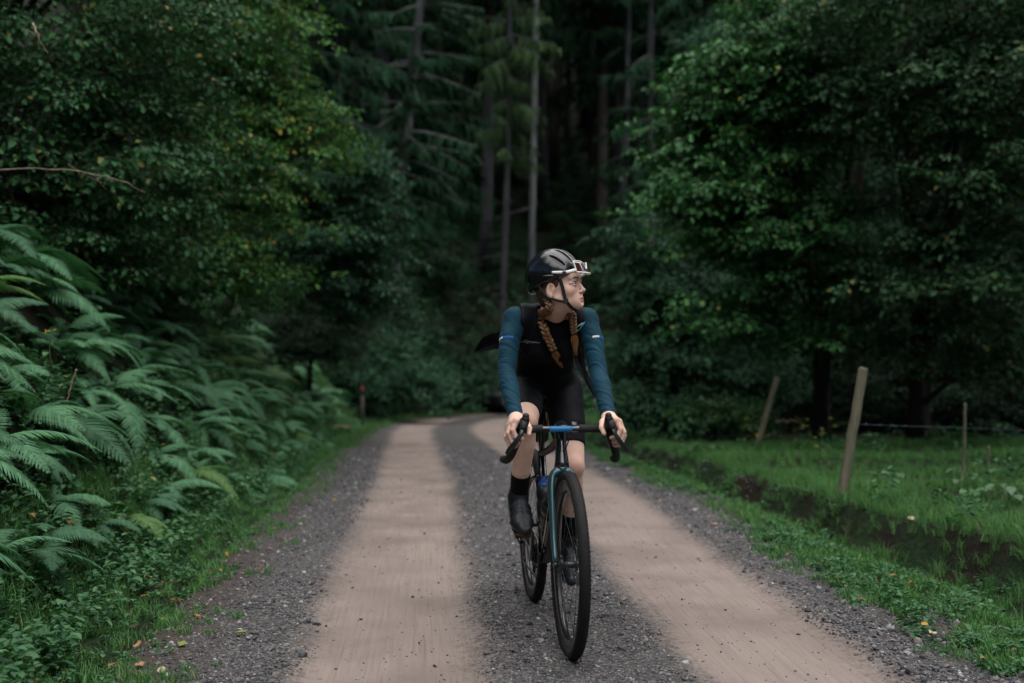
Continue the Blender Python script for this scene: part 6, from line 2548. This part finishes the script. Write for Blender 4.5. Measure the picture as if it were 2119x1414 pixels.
    for p0, d, up_ in ((BBp + dd * .12, dd, np.cross(dd, E) * np.sign(np.cross(dd, E) @ UP)), (BBp + sp_ * .14, sp_, H)):
        cg = MB()
        for s in (-1, 1):
            q = [p0 + up_ * .026, p0 + up_ * .04 + E * s * .038 + d * .02, p0 + up_ * .085 + E * s * .030 + d * .06, p0 + up_ * .104 + d * .085, p0 + up_ * .07 + E * s * .039 + d * .11, p0 + up_ * .026 + d * .12]
            cg.tube(spline(q, 20), .0026, n=6)
        part('bottle_cage', cg, alloy)
    return o

# ================================================================ fence, car, fallen things
def build_fence():
    wood = bark_mat('post_wood', (0.036, 0.034, 0.024), (0.185, 0.168, 0.115), 11, .06, .9, moss=(0.055, 0.070, 0.036))
    endm = plain('post_top', (.10, .12, .075), .9, var=.4, scale=40)
    rng = np.random.default_rng(12)

    def post(px0, py0, px1, py1, d, r, label, group=None, name='fence_post'):
        p = at(px0, py0, d)
        f = np.array([p[0], d, ground_z(p[0], d)])
        t = at(px1, py1, d)
        ax = t - f
        P = [f - ax * .12 - f] + [ax * k + rng.normal(0, .0025, 3) for k in np.linspace(0, .985, 9)] + [ax]
        rr = r * np.concatenate([[1.12], np.linspace(1.10, .97, 9) * rng.uniform(.97, 1.03, 9), [.90]])
        o = link(name, MB().tube(P, rr, n=14).mesh(name, wood), None, tuple(f))
        tag(o, label, 'stake' if 'stake' in name else 'fence post', group)
        a = unit(ax)
        x = unit(np.cross(a, (0, 1, 0)))
        link('cut_top', MB().lathe([(.001, .004), (r * .55, .003), (r * .88, .0), (r * .90, -.006)], 14, ax, np.stack([x, np.cross(a, x), a], 1)).mesh('cut_top', endm), o)
        return f, t
    f1, t1 = post(1741, 1028, 1787, 762, 8.0, .033, 'tall round wooden fence post leaning right, nearest to the road', 'leaning fence posts')
    post(1566, 925, 1609, 781, 13.0, .033, 'shorter leaning wooden fence post farther along the grass', 'leaning fence posts')
    f3, t3 = post(1993, 950, 1997, 836, 9.3, .012, 'thin dark stake carrying the barbed wire', None, 'fence_stake')
    post(2044, 955, 2045, 925, 9.6, .011, 'short stub of a stake right of the thin wire stake', None, 'fence_stake')
    # barbed wire from the leaning post past the stake
    steel = plain('wire_steel', (.09, .10, .11), .5, metal=.5)
    a = f1 + (t1 - f1) * .57
    b = np.array([f3[0], 9.3 - .014, 0]) + UP * at(1995, 885, 9.3)[2]
    c = at(2330, 899, 10.8)
    n = 90
    P = spline([a + np.array([.0, -.036, 0]), (a + b) / 2 - UP * .004, b, (b + c) / 2 - UP * .004, c], n)
    mb = MB()
    tw = np.linspace(0, 120, n * 1)
    mb.tube(P, .0016, n=5)
    for k in range(4, n - 2, 5):
        d = unit(P[k + 1] - P[k])
        for j in range(2):
            q = unit(np.cross(d, rng.normal(0, 1, 3)))
            mb.tube([P[k] - q * .012 + d * .004 * j, P[k] + q * .012 + d * .004 * j], .0013, n=4)
    w = mb.build('barbed_wire', steel)
    tag(w, 'single barbed wire strung from the tall leaning post to the right', 'wire')
    # marker stake on the far left verge
    p = at(750, 872, 24.0)
    f = np.array([p[0], 24.0, ground_z(p[0], 24.0)])
    t = at(751, 800, 24.0)
    h = t[2] - f[2]
    dk = plain('stake_dark', (.035, .030, .028), .8, var=.3)
    red = plain('stake_red', (.12, .020, .014), .6, var=.25)
    o = link('marker_stake', MB().tube([(0, 0, -.15), (0, 0, h * .8)], .026, n=10).mesh('marker_stake', dk), None, tuple(f))
    tag(o, 'dark marker stake with a red top on the far left verge', 'marker stake')
    link('red_top', MB().tube([(0, 0, h * .79), (0, 0, h * .99), (0, 0, h)], [.032, .032, .024], n=12).mesh('red_top', red), o)


def build_car():
    paint_m = plain('car_paint', (.20, .23, .25), .25, .5, metal=.3, coat=.8)
    glass = plain('car_glass', (.012, .015, .018), .06, .7)
    rub = plain('car_tyre', (.012, .012, .012), .8)
    alloy = plain('car_alloy', (.25, .26, .27), .35, metal=.8)
    lamp = plain('car_lamp', (.62, .66, .70), .12, .8, coat=.6)
    trim = plain('car_trim', (.010, .010, .011), .6)
    rest = R(218)
    c = np.array([.95, 35.2, 0])
    z = float(road_coords(np.array([c[0]]), np.array([c[1]]))[1][0])
    o = empty('parked_car', (c[0], c[1], z + .01), 'dark car standing at the far bend, mostly hidden behind the rider', 'car')
    o.rotation_euler = (0, 0, rest)
    # body: stations along x (front at +x): half width, bottom, waist, roof
    st = [(2.10, .55, .34, .60, .60), (2.02, .74, .24, .68, .68), (1.75, .84, .20, .76, .78), (1.30, .86, .20, .84, .88), (.95, .87, .20, .88, .96), (.35, .87, .20, .92, 1.36),
          (-.25, .87, .20, .94, 1.45), (-1.0, .87, .20, .94, 1.42), (-1.55, .86, .20, .94, 1.22), (-1.95, .82, .24, .92, .98), (-2.08, .70, .34, .82, .84)]
    V, Q = [], []
    for x, w, b, wa, r in st:
        wr = w * (.74 if r > wa + .2 else .86)
        sec = [(-w * .92, b), (-w, b + .14), (-w, wa - .12), (-w * .965, wa), (-wr, r - .04 if r > wa + .06 else (wa + r) / 2), (-wr * .8, r), (wr * .8, r), (wr, r - .04 if r > wa + .06 else (wa + r) / 2), (w * .965, wa), (w, wa - .12), (w, b + .14), (w * .92, b)]
        V += [(x, y, zz) for y, zz in sec]
    m = 12
    for i in range(len(st) - 1):
        for j in range(m):
            k = (j + 1) % m
            Q.append((i * m + j, (i + 1) * m + j, (i + 1) * m + k, i * m + k))
    mb = MB().add(V, Q)
    n0 = len(V)
    mb.add([V[j] for j in range(m)] + [(2.12, 0, .45)], None, [(j, (j + 1) % m, m) for j in range(m)])
    mb.add([V[n0 - m + j] for j in range(m)] + [(-2.1, 0, .6)], None, [((j + 1) % m, j, m) for j in range(m)])
    body = mb.build('body', paint_m, o)
    md = body.modifiers.new('soft', 'SUBSURF')
    md.levels = md.render_levels = 1

    def pane(name, pts, par=o):
        v = np.array(pts, float)
        nrm = unit(np.cross(v[1] - v[0], v[2] - v[0]))
        vv = np.concatenate([v + nrm * .012, v - nrm * .01])
        k = len(v)
        q = [tuple(range(k)), tuple(range(2 * k - 1, k - 1, -1))] + [(i, i + k, (i + 1) % k + k, (i + 1) % k) for i in range(k)]
        if k == 4:
            MB().add(vv, q).build(name, glass, par, False)
    pane('windscreen', [(.98, -.66, .93), (.98, .66, .93), (.34, .58, 1.345), (.34, -.58, 1.345)])
    pane('rear_window', [(-1.52, .58, 1.25), (-1.92, .62, .99), (-1.92, -.62, .99), (-1.52, -.58, 1.25)])
    for s in (-1, 1):
        pane('side_window', [(.80, s * .835, .95), (.30, s * .72, 1.30), (-.28, s * .70, 1.37), (-.28, s * .855, .96)][::s])
        pane('side_window', [(-.36, s * .855, .96), (-.36, s * .70, 1.37), (-1.05, s * .70, 1.34), (-1.40, s * .84, .97)][::s])
        MB().sphere((2.00, s * .60, .62), (.10, .15, .075), 14, 8).build('headlight', lamp, o)
        MB().sphere((-2.02, s * .60, .80), (.05, .14, .07), 12, 8).build('tail_light', plain('tail_red_%d' % s, (.3, .02, .015), .3), o)
        MB().sphere((.72, s * .96, .98), (.06, .10, .06), 10, 7).build('mirror', paint_m, o)
        for x in (1.30, -1.32):
            Rm = np.stack([(1, 0, 0), (0, 0, -1), (0, 1, 0)], 1).astype(float)
            w = MB().lathe([(.20, -.10), (.29, -.105), (.315, -.08), (.315, .08), (.29, .105), (.20, .10)], 28, (x, s * .78, .315), Rm).build('wheel', rub, o)
            MB().lathe([(.001, .085), (.07, .085), (.19, .075), (.205, .10), (.205, -.10), (.19, -.075), (.07, -.085), (.001, -.085)], 24, (x, s * .78, .315), Rm).build('rim', alloy, w)
    MB().box((2.06, 0, .40), (.14, 1.40, .24), None, .03).build('grille', trim, o)


def build_branches():
    pale = bark_mat('dead_branch', (.10, .078, .055), (.26, .20, .145), 12, .4, .4)
    rng = np.random.default_rng(15)

    def stick(name, pts, r, label, cat='branch', forks=0):
        P = spline(pts, 16)
        c = P[0].copy()
        P = P + rng.normal(0, r * .5, P.shape)
        o = link(name, MB().tube(P - c, np.linspace(r, r * .55, 16), n=8).mesh(name, pale), None, tuple(c))
        for k in range(forks):
            i = int(rng.integers(4, 13))
            d = unit(P[i + 1] - P[i] + rng.normal(0, .8, 3))
            link('side_twig', MB().tube(spline([P[i] - c, P[i] - c + d * .06, P[i] - c + d * .13 + rng.normal(0, .02, 3)], 6), np.linspace(r * .4, r * .15, 6), n=5).mesh('side_twig', pale), o)
        return tag(o, label, cat)
    stick('dead_branch', [at(-60, 356, 6.9), at(30, 350, 6.85), at(150, 353, 6.95), at(250, 374, 6.95), at(300, 400, 7.0)], .0055, 'long pale dead branch lying through the leaves of the near left tree', forks=3)
    stick('broken_twig', [at(70, 48, 6.7), at(80, 80, 6.65), at(96, 112, 6.7)], .0065, 'short pale broken twig high in the near left tree', forks=1)
    stick('dry_stalk', [at(158, 765, 5.6), at(148, 795, 5.6), at(138, 830, 5.6)], .0045, 'thin bare stem standing among the near ferns')
    p, q = at(1598, 900, 14.3), at(1646, 900, 14.5)
    stick('fallen_branch', [np.array([p[0], p[1], ground_z(p[0], p[1]) + .22]), np.array([q[0], q[1], ground_z(q[0], q[1]) + .20])], .016, 'short pale fallen branch lying in the weeds right of the shorter leaning post')
    p, q = at(1562, 945, 13.2), at(1602, 920, 13.4)
    stick('fallen_branch', [np.array([p[0], p[1], ground_z(p[0], p[1]) + .05]), np.array([q[0], q[1], ground_z(q[0], q[1]) + .16])], .011, 'thin grey fallen branch propped against the grass at the foot of the shorter leaning post')
    # weathered log over the hollow on the left verge
    p = at(692, 890, 20.5)
    zz = ground_z(p[0], p[1])
    wood = bark_mat('log_wood', (.07, .06, .03), (.20, .17, .085), 8, .3, .4)
    o = link('log', MB().tube([(-.26, .02, .10), (-.1, 0, .105), (.1, 0, .105), (.26, -.02, .10)], [.055, .058, .055, .05], n=12).mesh('log', wood), None, (float(p[0]), float(p[1]), zz))
    tag(o, 'short mossy log lying in front of a dark hollow below the marker stake', 'log')


def build_fallen_leaves():
    cols = {'tan': (.34, .18, .10), 'brown': (.20, .085, .035), 'yellow': (.46, .28, .035), 'orange': (.42, .14, .025), 'green': (.16, .20, .045), 'cream': (.46, .38, .25), 'red': (.26, .05, .025), 'dark': (.05, .028, .018)}
    mats = {}
    for k, c in cols.items():
        mats[k] = leaf_mat('fallen_leaf_' + k, [(0, tuple(x * .85 for x in c)), (1, c)], .6, .25, .15, (1, 1, .9))
    rng = np.random.default_rng(61)
    spots = [(236, 1373, 'tan', .066, 'large curled tan leaf at the lower left where grass meets gravel'), (289, 1388, 'tan', .048, 'tan leaf lying right of the large curled leaf'), (334, 1399, 'cream', .040, 'cream leaf at the bottom edge on the left gravel'),
             (366, 1244, 'brown', .075, 'large crumpled brown leaf standing at the left grass edge'), (340, 1210, 'tan', .060, 'long tan leaf in the grass above the crumpled brown leaf'), (341, 1284, 'yellow', .034, 'bright yellow leaf just below the crumpled brown leaf'),
             (409, 1284, 'orange', .030, 'small orange leaf on the left gravel'), (377, 1342, 'green', .048, 'flat green leaf lying on the left gravel'), (498, 1320, 'green', .050, 'yellowish green leaf farthest out on the left gravel'), (432, 1312, 'cream', .034, 'pale leaf between the two green leaves on gravel'),
             (285, 1335, 'tan', .045, 'tan leaf at the gravel edge above the large curled leaf'), (300, 1237, 'yellow', .036, 'pale yellow leaf in the low weeds of the left verge'), (541, 1184, 'red', .036, 'dark red leaf on the left gravel shoulder'), (277, 1303, 'dark', .05, 'dark wet leaf in the left grass edge'),
             (621, 1090, 'cream', .034, None), (583, 1125, 'tan', .034, None), (568, 1099, 'tan', .032, None), (693, 1036, 'yellow', .036, None), (549, 1144, 'orange', .034, None), (457, 1188, 'yellow', .030, None), (470, 1150, 'orange', .03, None), (505, 1210, 'tan', .03, None),
             (1886, 1213, 'orange', .044, 'orange leaf in the clover of the right verge'), (1777, 1249, 'orange', .030, None), (1914, 1301, 'yellow', .034, 'yellow leaf on the right gravel below the clover'), (2046, 1318, 'yellow', .038, 'yellow leaf near the lower right corner'), (2070, 1322, 'red', .040, 'dark red leaf beside the yellow leaf near the lower right corner'),
             (1867, 1266, 'tan', .034, None), (1931, 1322, 'cream', .046, 'broad cream leaf on the right gravel'), (1691, 1174, 'tan', .036, None), (1635, 1156, 'brown', .05, 'large brown leaf standing in the right verge grass'), (1574, 1073, 'yellow', .04, None), (1478, 1091, 'tan', .05, None),
             (1375, 1038, 'orange', .044, None), (1816, 1215, 'dark', .06, 'dark crumpled leaf in the middle of the right verge'), (1884, 1130, 'cream', .06, 'cream leaf on the lip of the ditch'), (2000, 1270, 'brown', .036, None), (1740, 1205, 'tan', .036, None), (2090, 1250, 'orange', .036, None)]
    for px, py, k, sz, lab in spots:
        d = FPX * CAM_H / (py - 707.0)
        x = (px - 1059.5) / FPX * d
        z = float(surf(np.array([x]), np.array([d]))[0])
        side = 'left' if px < 1059 else 'right'
        n = 5
        v, q = [], []
        cu = rng.uniform(.15, .55)
        for i in range(n + 1):
            t = i / n
            w = sz * .36 * math.sin(math.pi * min(1, t * .92 + .05)) ** .8 * rng.uniform(.85, 1.15)
            zz = cu * sz * (t - .5) ** 2 * 1.6
            v += [(-w, (t - .5) * sz, zz + w * rng.uniform(.1, .7)), (0, (t - .5) * sz, zz), (w, (t - .5) * sz, zz + w * rng.uniform(.1, .7))]
        for i in range(n):
            a = i * 3
            q += [(a, a + 1, a + 4, a + 3), (a + 1, a + 2, a + 5, a + 4)]
        o = link('fallen_leaf', mesh_np('fallen_leaf', np.array(v), np.array(q), [mats[k]]), None, (x, d, z + .010))
        o.rotation_euler = (rng.normal(0, .25), rng.normal(0, .3), rng.uniform(0, 6.28))
        tag(o, lab or 'small %s leaf lying on the %s shoulder of the road' % (k, side), 'leaf', 'fallen leaves along the road')


def build_small_plants():
    rng = np.random.default_rng(71)
    dock = leaf_mat('dock_leaf', [(0, (0.060, 0.120, 0.060)), (1, (0.105, 0.170, 0.090))], .5, .35, .3)
    stem = plain('plant_stem', (.05, .075, .03), .7)
    for (px, py, d, lab, nl, L) in [(2085, 1035, 7.6, 'pale broad leaved plant at the right edge of the grass', 10, .095), (1990, 1012, 8.4, 'pale broad leaved plant left of the one at the right edge', 6, .075),
                                    (1460, 930, 12.0, 'small leafy plant on the lip of the ditch near the rider', 8, .12), (1840, 985, 9.0, 'small broad leaved plant in the grass right of the tall post', 6, .11)]:
        p = at(px, py, d)
        f = (float(p[0]), float(d), ground_z(p[0], d))
        o = empty('dock_plant', f, lab, 'plant', 'broad leaved plants in the grass')
        for k in range(nl):
            a = k * 6.283 / nl + rng.normal(0, .3)
            h = rng.uniform(.05, .18)
            r = rng.uniform(.04, .14)
            e = np.array([math.cos(a) * r, math.sin(a) * r, h])
            MB().tube(spline([(0, 0, 0), e * [.4, .4, .7], e], 5), .0026, n=4).build('stem', stem, o)
            v, q, t = leaf_shape(L * rng.uniform(.7, 1.1), L * .72)
            M = rotz(a - math.pi / 2) @ rotx(rng.uniform(-.5, .3))
            MB().add(v @ M.T + e, q, t).build('leaf', dock, o)
    yel = leaf_mat('sapling_leaf', [(0, (0.16, 0.20, 0.03)), (.6, (0.34, 0.27, 0.03)), (1, (0.45, 0.26, 0.03))], .5, .3, .35)
    for (px, py, d, lab, nl) in [(1555, 935, 13.0, 'yellow leaved seedling at the foot of the shorter leaning post', 14), (1700, 955, 11.5, 'orange leaved seedling in the grass left of the tall post', 10), (1652, 925, 13.6, 'yellow leaved seedling between the two leaning posts', 7)]:
        p = at(px, py, d)
        f = (float(p[0]), float(d), ground_z(p[0], d))
        o = empty('seedling', f, lab, 'seedling', 'yellowing seedlings by the fence')
        for k in range(3):
            e = np.array([rng.normal(0, .09), rng.normal(0, .06), rng.uniform(.2, .36)])
            MB().tube(spline([(0, 0, -.02), e * [.3, .3, .6], e], 5), .003, n=4).build('stem', stem, o)
        for k in range(nl):
            v, q, t = leaf_shape(.065 * rng.uniform(.7, 1.2), .042)
            M = rotz(rng.uniform(0, 6.28)) @ rotx(rng.uniform(-.7, .4))
            MB().add(v @ M.T + np.array([rng.normal(0, .10), rng.normal(0, .06), rng.uniform(.10, .38)]), q, t).build('leaf', yel, o)
    # ragwort among the near ferns
    p = at(104, 686, 5.9)
    o = empty('ragwort', tuple(p - [0, 0, .35]), 'small stalk of bright yellow flowers among the near ferns', 'flower')
    petal = plain('ragwort_yellow', (.58, .38, .01), .6)
    MB().tube(spline([(0, .05, .14), (-.01, .02, .24), (0, 0, .34)], 8), .003, n=5).build('stem', stem, o)
    for dx, dz in ((-.020, .355), (-.008, .350), (.004, .352), (.016, .354), (.026, .357), (-.034, .340), (-.028, .346)):
        mb = MB()
        c = np.array([dx, rng.normal(0, .01), dz])
        for k in range(8):
            a = k * math.pi / 4
            mb.add([c, c + [math.cos(a - .3) * .006, math.sin(a - .3) * .006, .001], c + [math.cos(a) * .0105, math.sin(a) * .0105, .002], c + [math.cos(a + .3) * .006, math.sin(a + .3) * .006, .001]], [(0, 1, 2, 3)])
        mb.sphere(c + [0, 0, .001], .0035, 8, 5)
        mb.build('flower_head', petal, o)

# ================================================================ build
build_ground()
build_road()
build_gravel()
build_grass()
build_ground_cover()
build_ferns()
build_trees()
build_saplings()
build_side_wood()
build_person()
build_helmet()
build_glasses()
build_bicycle()
build_fence()
build_car()
build_branches()
build_fallen_leaves()
build_small_plants()
